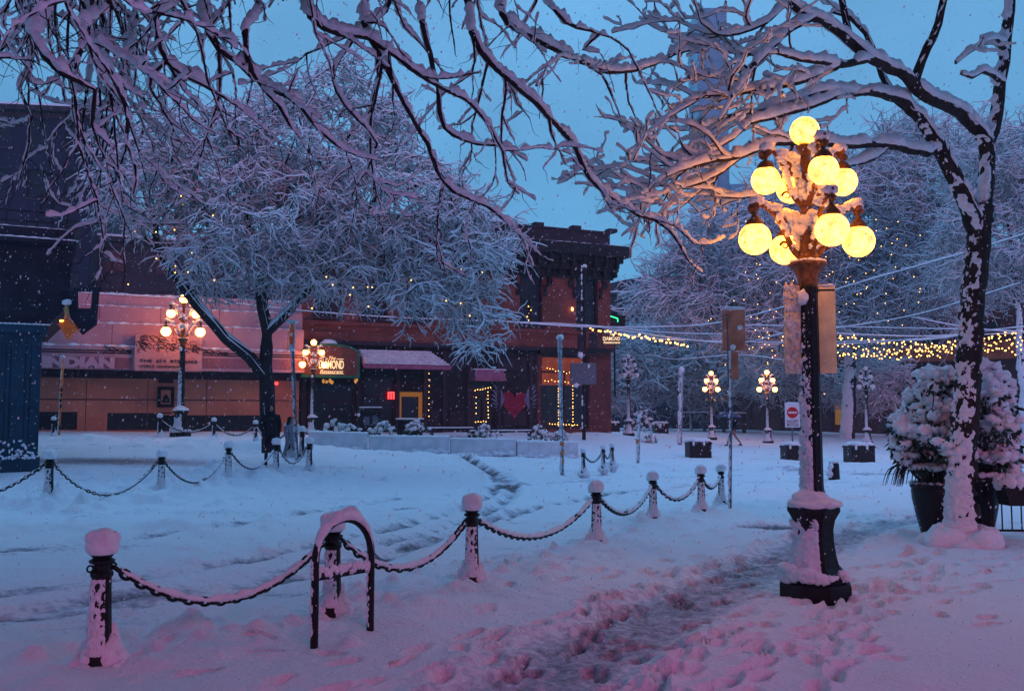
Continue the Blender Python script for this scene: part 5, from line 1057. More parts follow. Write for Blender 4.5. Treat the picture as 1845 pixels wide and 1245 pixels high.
# ---- gallery
SG0, SG1 = fs(-420), fs(539)
t = thing('gallery_building', 'low pink gallery building with a stepped snowy parapet and carved lettering', 'building', (FC[0], FC[1], 0), FA_)
ref = 360
zf = lambda py, off=0, r_=360: fac(r_, py, off)[1]
mb = MB(); ops = [(fs(195), fs(286), zf(775, 0, 240), zf(744, 0, 240)), (fs(290), fs(475), zf(777, 0, 380), zf(748, 0, 380)), (fs(60), fs(141), zf(774, 0, 100), zf(742, 0, 100))]
wall_with_openings(mb, SG0, SG1, 0, zf(684), .3, ops); mb.build('lower_wall', M['plaster_low'], t)
mb = MB(); mb.box(SG0, SG1 - .05, .3, 11, -.3, zf(560)); mb.build('inner_wall', M['dark'], t)
for o_ in ops: mb = MB(); mb.box(o_[0], o_[1], .14, .18, o_[2], o_[3]); w_ = mb.build('basement_window', M['glass'], t)
mb = MB(); mb.box(SG0, SG1, -.55, .3, zf(684), zf(666)); mb.build('painted_shadow_strip', M['dark2'], t)  # dark strip painted in for the shadow under the fascia
zt_l, zt_r = fac(178, 527, .1)[1], fac(538, 547, .1)[1]; ztop = (zt_l + zt_r) / 2
bands = [(1.15, 668, 628), (.85, 628, 588), (.5, 588, 558), (.25, 558, None)]
mb = MB()
for off, a, b_ in bands: mb.box(SG0, SG1, -off, .3, zf(a, off) + (.003 if off < 1.1 else 0), (zf(b_, off) if b_ else ztop))
mb.build('parapet', M['plaster'], t)
mb = MB(); mb.box(SG0, SG1, .3, 11, zf(566), ztop - .3); mb.build('roof', M['wallsnow'], t)
mb = MB()
for off, a, b_ in bands:
    z_ = zf(b_, off) if b_ else ztop; n = int((SG1 - SG0) / .45)
    for k in range(n): x = SG0 + (k + .5) * .45; mb.blob((x, -off + .12, z_), (.32, .16, random.uniform(.03, .09)), 1, .15)
mb.build('snow_ledges', M['wallsnow'], t, True)
mb = MB()
for off, py_ in ((1.165, 641), (1.165, 637)): z_ = zf(py_, off); mb.box(SG0, fs(236, off), -off, -off + .02, z_, z_ + .05); mb.box(fs(364, off), SG1, -off, -off + .02, z_, z_ + .05)
for px_ in (188, 300, 400, 470): s_ = fs(px_, .87); mb.box(s_, s_ + .03, -.86, -.84, zf(626, .85), zf(592, .85)) if False else None
mb.build('moulding', M['dark2'], t)
# raised centre panel with carved relief
x0, x1 = fs(241, 1.4), fs(363, 1.4); mb = MB(); mb.box(x0, x1, -1.35, -.2, zf(669, 1.35), zf(606, 1.35)); cp_ = mb.build('carved_panel', M['plaster'], t)
mb = MB()
for i in range(60):
    x = random.uniform(x0 + .1, x1 - .1); k = (x - x0) / (x1 - x0); hz = zf(634, 1.35) + random.random() * (zf(606, 1.35) - zf(634, 1.35)) * (1 - .8 * abs(k - .28)); cur = [(x + .16 * math.cos(a) * (1 - a / 9), -1.37, hz + .08 * math.sin(a)) for a in np.linspace(0, 4.5, 8)]; mb.tube(cur, .013, 4)
mb.build('relief_carving', M['dark2'], cp_)
mb = MB()
for s0, s1 in ((fs(186, 1.2), fs(236, 1.2)), (fs(364, 1.2), fs(410, 1.2))):
    for j in range(3):
        pts_ = [(s0 + (s1 - s0) * k / 12, -1.17, zf(640 - 2.2 * j, 1.17) + .22 * abs(math.sin(k * .8 + j)) * (1 - k / 14)) for k in range(13)]; mb.tube(pts_, .016, 4)
mb.build('mountain_relief', M['dark2'], t)
def gtext(txt, px0, px1, py0, py1, off, m, **kw):
    s0, s1 = fs(px0, off), fs(px1, off); z0, z1 = zf(py1, off, (px0 + px1) / 2), zf(py0, off, (px0 + px1) / 2); h = z1 - z0
    o = text_mesh(txt, h / .7, m, t, extrude=.012, loc=(0, 0, 0), **kw); bb = [v.co.x for v in o.data.vertices]; w = max(bb) - min(bb); c = (max(bb) + min(bb)) / 2; sx = (s1 - s0) / w
    o.scale = (sx, 1, 1); o.location = ((s0 + s1) / 2 - c * sx, -off, z0); return o
mb = MB(); mb.box(SG0, fs(236, 1.16), -1.162, -1.1, zf(663, 1.16, 150), zf(643, 1.16, 150)); mb.box(fs(364, 1.16), SG1, -1.162, -1.1, zf(665, 1.16, 450), zf(647, 1.16, 450)); mb.build('letter_board', mat('plum_board', (.40, .15, .19), .8, noise=.3, nscale=2), t)
gtext('INDIAN', 74, 205, 644, 661, 1.19, M['letter'], offset=.04)
gtext('THE  604  872  6062', 250, 354, 648, 653, 1.375, M['dark2']); gtext('WORLD  HANDICRAFTS', 250, 330, 658, 662, 1.375, M['dark2'])
mb = MB()
for k in range(14):
    x = SG0 + 1.2 + k * 2.35
    if x < SG1 - .3: mb.box(x, x + .03, -.004, -.0005, .9, zf(686)); mb.box(x + .9, x + .925, -.854, -.851, zf(626, .85) + .02, zf(588, .85) - .02); mb.box(x + .4, x + .425, -.504, -.501, zf(586, .5), zf(558, .5))
z_ = zf(722); mb.box(SG0, SG1, -.012, -.001, z_, z_ + .05); mb.build('wall_seams', M['seam'], t)
# poster frame and wall ladder
f0, f1 = fs(284), fs(314); mb = MB(); z0, z1 = zf(734, 0, 300), zf(697, 0, 300); wall_with_openings(mb, f0, f1, z0, z1, .08, [(f0 + .13, f1 - .13, z0 + .13, z1 - .13)], -.09); pf = mb.build('poster_frame', M['dark'], t)
mb = MB(); mb.box(f0 + .13, f1 - .13, -.05, -.02, z0 + .13, z1 - .13); mb.build('poster', M['plaster_low'], pf); mb = MB(); mb.lathe([(.17, 0), (.12, .2), (.04, .34)], 10, M=Matrix.Translation(((f0 + f1) / 2, -.06, z0 + .2)) @ Matrix.Scale(.2, 4, (0, 1, 0))); mb.build('poster_motif', M['dark2'], pf)
mb = MB(); mb.box(fs(285), fs(313), -.04, .0, zf(671, 0, 300), zf(690, 0, 300)); mb.build('vent_panel', M['dark2'], t)
mb = MB()
for py_ in (745, 752, 759, 766): z_ = zf(py_, 0, 300); mb.box(fs(287), fs(311), -.12, -.08, z_, z_ + .05)
mb.build('wall_rungs', M['dark'], t)
# ---- restaurant building
S0, S1 = fs(540) + .02, .5
t = thing('restaurant_building', 'two-storey red brick corner restaurant with a heavy dark cornice', 'building', (FC[0], FC[1], 0), FA_)
zr = lambda py, r_=1060, off=0: fac(r_, py, off)[1]
ztop = zr(500); zcor = zr(445); zpar = zr(418); zb2 = 5.45; zb1 = 5.0
wins = []
for px in (590, 675, 755, 840, 957, 1058): s_ = fs(px, 0, 560); wins.append((s_ - .62, s_ + .62, 6.15, 8.75))
mb = MB(); wall_with_openings(mb, S0, S1, zb2, ztop, .35, wins); mb.box(S0, S1, .35, 12, zb2, ztop); 
mb.build('upper_wall', M['brickred'], t)
mb = MB(); mb.box(S0, S1 + .1, -.18, .35, zb1, zb2); mb.box(S0, S1 + .05, -.1, -.0, 5.78, 5.95)
mb.build('belt_course', M['brickred'], t)
mb = MB(); mb.box(S0, S1 + .1, -.30, -.1, zb1 - .12, zb1 + .06)
for px in (540, 1085): pass
mb.build('shop_cornice', M['dark2'], t)
for i, o_ in enumerate(wins):
    mb = MB(); wall_with_openings(mb, o_[0], o_[1], o_[2], o_[3], .07, [(o_[0] + .09, (o_[0] + o_[1]) / 2 - .03, o_[2] + .09, 7.4), ((o_[0] + o_[1]) / 2 + .03, o_[1] - .09, o_[2] + .09, 7.4), (o_[0] + .09, o_[1] - .09, 7.48, o_[3] - .09)], .14)
    w_ = mb.build('window', M['dark'], t); mb = MB(); mb.box(o_[0], o_[1], .24, .27, o_[2], o_[3]); mb.build('pane', M['glass'], w_)
    c = (o_[0] + o_[1]) / 2; mb = MB()
    hood = [(c + 1.0 * math.cos(a), 8.45 + .62 * math.sin(a)) for a in np.linspace(0, math.pi, 12)]; mb.prism([(c + 1.08, 8.15), (c + 1.08, 8.45)] + hood + [(c - 1.08, 8.45), (c - 1.08, 8.15), (c - .85, 8.15), (c - .85, 8.6), (c + .85, 8.6), (c + .85, 8.15)], -.22, -.002)
    mb.box(c - .12, c + .12, -.30, -.22, 8.75, 9.15); mb.box(o_[0] - .2, o_[0] - .05, -.12, -.001, 7.6, 8.15); mb.box(o_[1] + .05, o_[1] + .2, -.12, -.001, 7.6, 8.15); mb.build('hood', M['dark'], w_)
    mb = MB(); mb.box(o_[0] - .12, o_[1] + .12, -.16, .1, 6.02, 6.15); mb.build('sill', M['dark2'], w_)
mb = MB(); mb.box(S0, S1 + .12, -.12, 0, ztop - .1, ztop + .3); mb.box(S0, S1 + .3, -.35, .5, ztop + .3, ztop + .75); mb.box(S0, S1 + .75, -.85, .5, ztop + 1.02, zcor)
mb.box(S0, S1 + .5, -.5, .5, ztop + .75, ztop + 1.02)
n = int((S1 - S0) / .62)
for k in range(n + 1):
    x = S0 + .1 + k * (S1 - S0 - .1) / n; mb.box(x, x + .14, -.72, -.35, ztop + .42, ztop + 1.02); mb.box(x, x + .14, -.5, -.12, ztop + .0, ztop + .3)
mb.build('cornice', M['dark'], t)
mb = MB(); mb.box(S0, S1 + .05, .1, 12, zcor - .1, zpar); mb.box(S0, S1 + .15, 0.02, .4, zpar, zpar + .1)
for k in range(8): x = S0 + 1 + k * 2.1; mb.box(x, x + .5, .0, .45, zpar + .1, zpar + .28)
mb.build('parapet', M['dark2'], t)
mb = MB()
for k in range(int((S1 + .7 - S0) / .4)): mb.blob((S0 + .2 + k * .4, -.42, zcor + .01), (.3, .42, random.uniform(.05, .1)), 1, .12)
for k in range(int((S1 - S0) / .4)): mb.blob((S0 + .2 + k * .4, .35, zpar + .12), (.3, .2, random.uniform(.04, .08)), 1, .12)
mb.build('snow_ledges', M['wallsnow'], t, True)
# ground floor: dark shopfront with openings
def rz_(px, py): return fac(px, py, 0)[1]
doorw = (fs(718), fs(762), .5, rz_(740, 706)); cor = (fs(975), fs(1062), rz_(1020, 772), rz_(1020, 640)); w1 = (fs(850), fs(893), rz_(870, 768), rz_(870, 682)); w2 = (fs(655), fs(712), rz_(690, 760), rz_(690, 680)); w3 = (fs(565), fs(640), .5, rz_(600, 690))
mb = MB(); wall_with_openings(mb, S0, fs(968), -.2, zb1, .3, [doorw, w1, w2, w3]); mb.box(S0, S1, .32, 12, -.2, zb1 - .002); mb.build('shopfront_wall', M['dark'], t)
mb = MB()
for px_ in (548, 560, 646, 716, 766, 800, 845, 898, 956): s_ = fs(px_); mb.box(s_ - .09, s_ + .09, -.09, -.002, -.2, zb1 - .2)
for s0_, s1_ in ((fs(768), fs(798)), (fs(803), fs(843)), (fs(900), fs(954))): mb.box(s0_ + .2, s1_ - .2, -.03, -.002, 1.2, 1.9); mb.box(s0_ + .2, s1_ - .2, -.03, -.002, 3.9, 4.5)
mb.build('pilasters', M['dark2'], t)
mb = MB(); wall_with_openings(mb, fs(968), S1, -.2, zb1, .3, [cor]); mb.build('corner_pier', mat('dark_brick', (.16, .05, .045), .85, noise=.4, nscale=2, bump=.6), t)  # darker brick on the corner pier
for o_, nm in ((w1, 'shop_window'), (w2, 'shop_window'), (w3, 'entrance'), (cor, 'corner_window'), (doorw, 'door')):
    mb = MB(); mb.box(o_[0], o_[1], .18, .21, o_[2], o_[3]); w_ = mb.build(nm, M['glass'], t); mb = MB(); c = (o_[0] + o_[1]) / 2; b_ = .08
    wall_with_openings(mb, o_[0], o_[1], o_[2], o_[3], .08, [(o_[0] + b_, c - b_ / 2, o_[2] + b_, o_[3] - .9), (c + b_ / 2, o_[1] - b_, o_[2] + b_, o_[3] - .9), (o_[0] + b_, o_[1] - b_, o_[3] - .8, o_[3] - b_)] if nm != 'door' else [(o_[0] + .17, o_[1] - .17, o_[2], o_[3] - .22)], .08)
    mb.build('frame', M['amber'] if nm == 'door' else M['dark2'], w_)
mb = MB(); mb.box(cor[0] + .1, cor[1] - .1, .172, .178, cor[3] - 1.5, cor[3] - .12); mb.build('glowing_interior', mat('dim_red_glow', (.3, .08, .04), .6, emit=(1, .16, .06), estr=.16, noise=.7, nscale=1.6), t)
mb = MB(); mb.box(cor[0] - .2, cor[1] + .2, -.35, -.02, cor[3] + .02, cor[3] + .3); mb.build('window_lintel', M['dark'], t)
# awning
a0, a1 = fs(650, .8), fs(806, .8); zA = fac(730, 632, 0)[1]; zB_ = fac(730, 657, 1.3)[1]
mb = MB(); mb.add([(a0, -.02, zA), (a1 - .6, -.02, zA), (a1, -1.35, zB_), (a0, -1.35, zB_), (a0, -.02, zA - .12), (a1 - .6, -.02, zA - .12), (a1, -1.35, zB_ - .2), (a0, -1.35, zB_ - .2)], [(0, 1, 2, 3), (7, 6, 5, 4), (0, 4, 5, 1), (1, 5, 6, 2), (2, 6, 7, 3), (3, 7, 4, 0)]); aw = mb.build('awning', M['awning'], t)
mb = MB()
for k in range(34):
    for j in range(7):
        f = (j + .5) / 7; x = a0 + .1 + (a1 - a0 - .2 - .6 * (1 - f)) * (k + .5) / 34; mb.blob((x, -.02 - 1.33 * f, zA + (zB_ - zA) * f), (.16, .2, .05), 1, .15)
mb.build('snow_cover', M['snow_far'], aw, True)
a0, a1 = fs(855, .8), fs(912, .8); zA = fac(880, 668, 0)[1]; zB_ = fac(880, 680, .9)[1]; mb = MB(); mb.prism([(a0, zB_ - .15), (a1, zB_ - .15), (a1 - .2, zA), (a0, zA)], -.9, -.02); aw = mb.build('awning', M['awning'], t)
mb = MB(); [mb.blob((a0 + .1 + k * .12, -.5, zA + .02), (.14, .42, .05), 1, .12) for k in range(int((a1 - a0) / .12))]; mb.build('snow_cover', M['snow_far'], aw, True)
# green arched sign board
s0, s1 = fs(542, .9), fs(647, .9); zl = fac(595, 680, .9)[1]; ze = fac(595, 636, .9)[1]; zc_ = fac(595, 619, .9)[1]
def archp(i): return [(s0 + i, zl + i), (s1 - i, zl + i), (s1 - i, ze - i * .5)] + [((s0 + s1) / 2 + (s1 - s0 - 2 * i) / 2 * math.cos(a), ze - i * .5 + (zc_ - ze - i * .5) * math.sin(a)) for a in np.linspace(.12, math.pi - .12, 14)] + [(s0 + i, ze - i * .5)]
mb = MB(); mb.prism(archp(0), -1.0, -.05); sg = mb.build('sign_board', M['greensign'], t); mb = MB(); mb.prism(archp(.1), -1.02, -1.001); mb.build('sign_face', M['signbrown'], sg)
def stext(txt, px0, px1, py0, py1, par, m, off=1.03, **kw):
    a, b_ = fs(px0, off), fs(px1, off); z0, z1 = fac((px0 + px1) / 2, py1, off)[1], fac((px0 + px1) / 2, py0, off)[1]
    o = text_mesh(txt, (z1 - z0) / .7, m, par, extrude=.01, **kw); bb = [v.co.x for v in o.data.vertices]; w = max(bb) - min(bb); c = (max(bb) + min(bb)) / 2; sx = (b_ - a) / w; o.scale = (sx, 1, 1); o.location = ((a + b_) / 2 - c * sx, -off, z0); return o
stext('DIAMOND', 574, 619, 649, 664, sg, M['cream'], offset=.012); stext('The', 592, 604, 642, 648, sg, M['cream'], shear=.35); stext('Restaurant', 576, 618, 666, 672, sg, M['cream'], shear=.35)
mb = MB(); 
for pa, pb_, py_ in ((576, 590, 647), (606, 619, 647), (576, 619, 673.5)): z_ = fac(600, py_, 1.03)[1]; mb.box(fs(pa, 1.03), fs(pb_, 1.03), -1.035, -1.025, z_, z_ + .025)
mb.build('sign_rule', M['cream'], sg)
mb = MB(); mb.blob(((s0 + s1) / 2, -.5, zc_), (.38, .4, .22), 3, .06); mb.build('snow_cap', M['snow'], sg, True)
mb = MB()
for px_, py_ in ((583, 687), (589, 688), (595, 686), (598, 689), (640, 687), (642, 685)): s_, z_ = fac(px_, py_, .3); mb.blob((s_, -.3, z_), (.07, .05, .09), 1, .3)
mb.build('lit_ornament', M['warmlit'], t)
# neon, heart, lamps
mb = MB(); z0, z1 = rz_(705, 719), rz_(705, 708)
for k in range(3): s_ = fs(699 + k * 4.5); mb.box(s_, s_ + .055, -.04, -.01, z0, z1)
mb.box(fs(699), fs(710), -.04, -.01, z1, z1 + .05); mb.build('neon_sign', M['neonred'], t)
mb = MB(); s_, z_ = fac(498, 691, .4); mb.blob((s_, -.4, z_), .075, 2, 0); mb.build('red_lamp', M['neonred'], t)
hc = fac(927, 731, .05); sz = .95; hp = [(hc[0] + sz * .045 * 16 * math.sin(a) ** 3, hc[1] + .12 + sz * .05 * (13 * math.cos(a) - 5 * math.cos(2 * a) - 2 * math.cos(3 * a) - math.cos(4 * a))) for a in np.linspace(0, 2 * math.pi, 36)[:-1]]
mb = MB(); mb.prism(hp, -.05, -.004); mb.build('heart_emblem', M['red'], t)
for sx in (-1, 1):
    mb = MB()
    for k in range(7):
        a = R(62 - k * 9); L = 1.05 - .09 * k; x0_ = hc[0] + sx * (.50 + .03 * k); z0_ = hc[1] + .32 - .07 * k; mb.prism([(x0_, z0_), (x0_ + sx * .12, z0_ - .06), (x0_ + sx * L * math.cos(a) * 1.0, z0_ + L * math.sin(a)), (x0_ + sx * (L * math.cos(a) * .8), z0_ + L * math.sin(a) * .98)], -.05 - .004 * k, -.004)
    mb.build('heart_wing', M['wing'], t)
mb = MB(); mb.blob((fs(1031, .15, 556), -.16, fac(1031, 557, .15)[1]), (.06, .06, .09), 2, 0); mb.build('wall_lamp', M['bulb'], t)
mb = MB(); s_, z_ = fac(955, 583); 
for k in range(5): mb.blob((s_ + random.uniform(-.1, .2), .23, 6.4 + k * .17), .028, 1, 0)
mb.build('window_candles', M['bulb'], t)
# string lights in the windows
def strip(px0, py0, px1, py1, n): return [(fs(px0 + (px1 - px0) * k / n, .3) + 0, -.3, fac(px0 + (px1 - px0) * k / n, py0 + (py1 - py0) * k / n, .3)[1] + random.gauss(0, .02)) for k in range(n + 1)]
def local_lights(label, pts, r=.02):
    tt = thing('window_lights', label, 'string lights', (FC[0], FC[1], 0), FA_, 'lights framing the restaurant windows'); mb = MB(); [mb.add(np.array(ico(1)[0]) * r + np.array(p), ico(1)[1]) for p in pts]; mb.build('bulbs', M['bulb'], tt); tubes('cord', [(np.array(pts), np.full(len(pts), .006))], M['iron'], tt, 3)
local_lights('warm string lights outlining the corner window of the restaurant', strip(1006, 765, 1006, 688, 14) + strip(982, 686, 1030, 688, 8) + strip(1032, 690, 1032, 765, 13) + strip(990, 764, 1040, 765, 10))
local_lights('warm string lights along the transom of the corner window', strip(986, 664, 1046, 677, 12)); local_lights('warm string lights around the dim window beside the winged heart', strip(857, 760, 876, 760, 4) + strip(880, 752, 879, 706, 7) + strip(884, 698, 856, 704, 6) + strip(858, 716, 858, 745, 3))
local_lights('string of white dots hanging by the restaurant door', [(fs(773 + random.uniform(-.5, .5), .3), -.3, fac(773, 640 + k * 11, .3)[1]) for k in range(11)], .018)
# hanging corner sign (perpendicular) and neon
b = P(1101, 610, 46.6); t = thing('hanging_sign', 'lit box sign with restaurant lettering hanging at the building corner', 'sign', tuple(b), R(6)); mb = MB(); w = .48; h = .33; mb.bbox(-w, w, -.08, .08, -h, h, .02); sb = mb.build('sign_box', M['signbrown'], t)
for txt, sz_, z_, sh in (('DIAMOND', .26, -.10, 0), ('Restaurant', .15, -.25, .3), ('The', .13, .16, .3)):
    o = text_mesh(txt, sz_, M['cream'], sb, extrude=.01, shear=sh, offset=.004); bb = [v.co.x for v in o.data.vertices]; o.scale = (min(1.4, (.86 if txt != 'The' else .2) / (max(bb) - min(bb))), 1, 1); o.location = (0, -.095, z_)
mb = MB(); mb.tube([(-1.1, 0, h + .1), (w, 0, h + .1)], .02, 6); mb.tube([(-.3, 0, h), (-.3, 0, h + .1)], .012, 6); mb.tube([(.3, 0, h), (.3, 0, h + .1)], .012, 6); mb.build('bracket', M['iron'], t); mb = MB(); mb.blob((0, 0, h + .03), (w, .1, .05), 2, .1); mb.build('snow_cap', M['snow'], t, True)
b = P(1107, 578, 52); t = thing('neon_sign', 'green neon angle outline above the hanging corner sign', 'neon sign', tuple(b)); q = [P(x, y, 52) - b for x, y in ((1090, 585), (1090, 576), (1101, 570), (1113, 574), (1113, 580))]; mb = MB(); mb.tube(q, .03, 6); mb.build('neon_tube', M['neongreen'], t)
mb = MB(); mb.box(-.62, .6, .04, .1, -.35, .3); mb.tube([(0, .07, -.35), (.0, .07, -4.2)], .05, 6); mb.build('backing', M['dark'], t)
# dark utility pole at the corner
b = gp(1052, 44, 778); tp = P(1053, 480, 44) - b; t = thing('utility_pole', 'tall dark pole with signal boxes before the restaurant corner, snow ball on top', 'pole', tuple(b)); mb = MB(); mb.tube([(0, 0, -.2), tuple(tp)], .09, 10); mb.build('pole', M['dark'], t); mb = MB()
for x0_, x1_, ya, yb in ((1041, 1052, 603, 636), (1062, 1076, 600, 628)): A = P(x0_, yb, 44) - b; C = P(x1_, ya, 44) - b; mb.bbox(A.x, C.x, -.15, .15, A.z, C.z, .03)
mb.box(-.3, .6, -.05, .05, 3.9, 4.0); mb.build('signal_box', M['dark2'], t); A = P(1039, 693, 43.9) - b; mb = MB(); mb.bbox(A.x - .3, A.x + .9, -.3, -.1, A.z, A.z + 1.0, .03); mb.build('cabinet', M['steel'], t)
mb = MB(); mb.blob(tuple(tp), (.12, .12, .1), 2, .1)
for k in range(50): mb.blob((-.07, -.06, random.uniform(.5, tp.z)), (.04, .04, random.uniform(.05, .12)), 1, .2)
for px_, py_ in ((1062, 660), (1046, 640), (1038, 693)): c = P(px_, py_, 43.8) - b; mb.blob(tuple(c), (.14, .12, .16), 2, .2)
mb.build('snow_clots', M['snow'], t, True)
# ------------------------------------------------------------------ corner building at the frame edge
M['bluepaint'] = mat('blue_painted_pillar', (.012, .055, .095), .6, noise=.35, nscale=1.5, bump=.3); M['navy'] = mat('dark_navy_timber', (.022, .02, .04), .7, noise=.5, nscale=2)
d = 27.0; bc = P(80, 700, d); ba_ = math.atan2(-bc.x, bc.y); bu = np.array((math.cos(ba_), math.sin(ba_))); bn = np.array((-bu[1], bu[0])); t = thing('corner_building', 'dark building edge with a blue pillar, overhanging upper floor and snowy cornice', 'building', (bc.x, bc.y, 0), ba_)
def bf(px, py, off=0):
    r = ray(px, py); k = (np.array((bc.x, bc.y)) @ bn - off) / (r.x * bn[0] + r.y * bn[1]); return float((np.array((r.x, r.y)) * k - np.array((bc.x, bc.y))) @ bu), EYE + r.z * k
X_ = lambda px, py=600: bf(px, py)[0]; Z_ = lambda py: bf(70, py)[1]
gz = g(bc.x - 1, bc.y - 1)
mb = MB(); mb.box(X_(-2), X_(76), 0, 1.2, gz - .5, Z_(600)); mb.box(X_(-6), X_(80), -.06, 1.25, gz - .5, gz + .35); mb.box(X_(-6), X_(86), -.14, 1.3, Z_(600), Z_(586)); mb.box(X_(14), X_(20), -.04, 0, .7, Z_(615)); mb.box(X_(50), X_(56), -.04, 0, .7, Z_(615)); mb.build('pillar', M['bluepaint'], t)
mb = MB(); 
for xa, xb in ((X_(-2) + .12, X_(12)), (X_(23), X_(47)), (X_(59), X_(76) - .08)): mb.box(xa, xb, -.025, -.002, .9, 1.9); mb.box(xa, xb, -.025, -.002, 2.1, Z_(620) - .1)
mb.build('pillar_panels', M['bluepaint'], t)
mb = MB()
for _ in range(60): mb.blob((random.uniform(X_(-2), X_(76)), -.05, gz + .35 + random.random() ** 2 * .5), (random.uniform(.02, .06), .02, random.uniform(.02, .07)), 1, .2)
[mb.blob((X_(86) - k * .12, -.12, Z_(586) + .01), (.09, .06, .025), 1, .1) for k in range(16)]; mb.build('blown_snow', M['snow_far'], t, True)
mb = MB(); mb.box(-14, X_(-2), .3, 6, -.5, Z_(588)); mb.build('ground_floor_wall', M['navy'], t)
mb = MB(); mb.prism([(-14, Z_(586)), (X_(84), Z_(586)), (X_(122), Z_(548)), (X_(126), Z_(440)), (-14, Z_(440))], .05, 7); mb.build('upper_floor', M['navy'], t)
mb = MB(); mb.box(-14, X_(132), -.3, 7, Z_(440), Z_(433)); mb.box(-14, X_(127), -.1, 7, Z_(433), Z_(414)); mb.box(-14, X_(118), .6, 7, Z_(414), Z_(404)); mb.build('cornice', M['navy'], t)
mb = MB(); [mb.blob((X_(132) - .2 - k * .3, -.14, Z_(432)), (.28, .16, .06), 1, .1) for k in range(44)]; [mb.blob((X_(118) - .25 - k * .35, .75, Z_(404)), (.28, .16, .05), 1, .1) for k in range(40)]; mb.build('snow_ledge', M['snow_far'], t, True)
mb = MB(); zr_ = Z_(404); mb.box(-14, X_(116), .9, .94, zr_ + .5, zr_ + .55); mb.box(-14, X_(116), .9, .94, zr_ + .2, zr_ + .23)
for k in range(30): mb.box(X_(116) - .04 - k * .4, X_(116) - k * .4, .9, .94, zr_, zr_ + (.9 if k % 5 == 1 else .5))
mb.build('roof_railing', M['navy'], t)
b = P(157, 560, d); t = thing('hanging_sign', 'dark pointed wooden sign hanging from the overhanging floor of the blue-pillared building', 'sign', tuple(b)); q = [(P(x, y, d) - b) for x, y in ((124, 548), (128, 572), (149, 603), (173, 585), (178, 524), (168, 524), (165, 556), (140, 556), (139, 524), (126, 524))]; mb = MB(); mb.prism([(v.x, v.z) for v in q], -.06, .06); mb.build('sign_board', M['navy'], t); mb = MB(); mb.box(-.75, .35, -.05, .05, .55, .66); mb.build('bracket', M['navy'], t)
b = P(122, 590, d - .3); t = thing('lantern', 'small diamond-shaped amber lantern under a carved bracket by the blue pillar', 'lantern', tuple(b)); q = [(P(x, y, d - .3) - b) for x, y in ((108, 585), (124, 612), (140, 594), (126, 577), (112, 578))]; mb = MB(); mb.prism([(v.x, v.z) for v in q], -.1, .1); mb.build('lantern_body', mat('amber_glass', (.22, .06, .02), .3, emit=(1, .25, .05), estr=.12, noise=.6, nscale=9), t)
q = [tuple(P(x, y, d - .3) - b) for x, y in ((121, 548), (119, 556), (121, 566), (119, 577))]; mb = MB(); mb.tube(q, [.03, .075, .07, .05], 8); mb.build('bracket', mat('gilt', (.5, .32, .12), .5, noise=.5, nscale=12), t, True); mb = MB(); mb.blob(tuple(P(111, 578, d - .45) - b), (.06, .04, .03), 2, 0); mb.build('bulb', M['globe'], t, True); mb = MB(); mb.blob(tuple(P(121, 545, d - .3) - b), (.13, .1, .08), 2, .2); mb.build('snow_cap', M['snow'], t, True)
# ------------------------------------------------------------------ buildings beyond the square
M['farbrick'] = mat('far_brown_brick', (.12, .05, .045), .9, col2=(.08, .03, .035), nscale=.6, bump=.4, bscale=8); M['farplum'] = mat('far_plum_wall', (.06, .035, .05), .9, noise=.3, nscale=.5)
def block(name, label, px0, d0, px1, d1, pyt, m, dp=12, floors=3, cols=10, z0=None, lit=(), winm=None, cw=.9):
    A = P(px0, 780, d0); Bq = P(px1, 780, d1); v = Bq - A; L = math.hypot(v.x, v.y); az = math.atan2(v.y, v.x); zt = P((px0 + px1) / 2, pyt, (d0 + d1) / 2).z; t = thing(name, label, 'building', (A.x, A.y, 0), az)
    ops = []; fh = (zt - 5.2) / max(1, floors)
    for f_ in range(floors):
        for c_ in range(cols): x = L * (c_ + .5) / cols; ops.append((x - cw / 2, x + cw / 2, 5.2 + fh * f_ + .35 * fh * .8, 5.2 + fh * f_ + .85 * fh))
    mb = MB(); wall_with_openings(mb, 0, L, -.5, zt, .35, ops); mb.build('wall', m, t); mb = MB(); mb.box(0, L, .36, dp, -.5, zt - .003); mb.build('rear_wall', M['dark2'], t)
    mb = MB(); mb.box(-.3, L + .3, -.5, .34, zt + .002, zt + .35); mb.box(-.1, L + .1, -.15, -.003, zt - .45, zt - .1); mb.build('cornice', M['dark2'], t); mb = MB(); mb.box(-.3, L + .3, -.5, dp, zt + .355, zt + .5); mb.build('roof_snow', M['snow_far'], t)
    for i, o_ in enumerate(ops):
        mb = MB(); mb.box(o_[0], o_[1], .2, .24, o_[2], o_[3]); w_ = mb.build('window', M['warmlit'] if i in lit else M['glass'], t)
        mb = MB(); c = (o_[0] + o_[1]) / 2; h_ = (o_[2] + o_[3]) / 2; mb.box(o_[0], o_[1], .14, .19, h_ - .03, h_ + .03); mb.box(o_[0] - .1, o_[1] + .1, -.08, .1, o_[2] - .14, o_[2]); mb.build('sill', M['dark2'], w_)
    return t, L, zt, A, az
t, L, zt, A, az = block('brick_building', 'long brown brick building closing the far side of the square behind the string lights', 1330, 84, 2250, 58, 470, M['farbrick'], floors=2, cols=16, lit=(2,), cw=1.3)
def bl(px, py, off=0):                                          # pixel -> local x,z on this block's facade
    u = np.array((math.cos(az), math.sin(az))); n = np.array((-u[1], u[0])); r = ray(px, py); k = (np.array((A.x, A.y)) @ n - off) / (r.x * n[0] + r.y * n[1]); p_ = np.array((r.x, r.y)) * k - np.array((A.x, A.y)); return float(p_ @ u), EYE + r.z * k
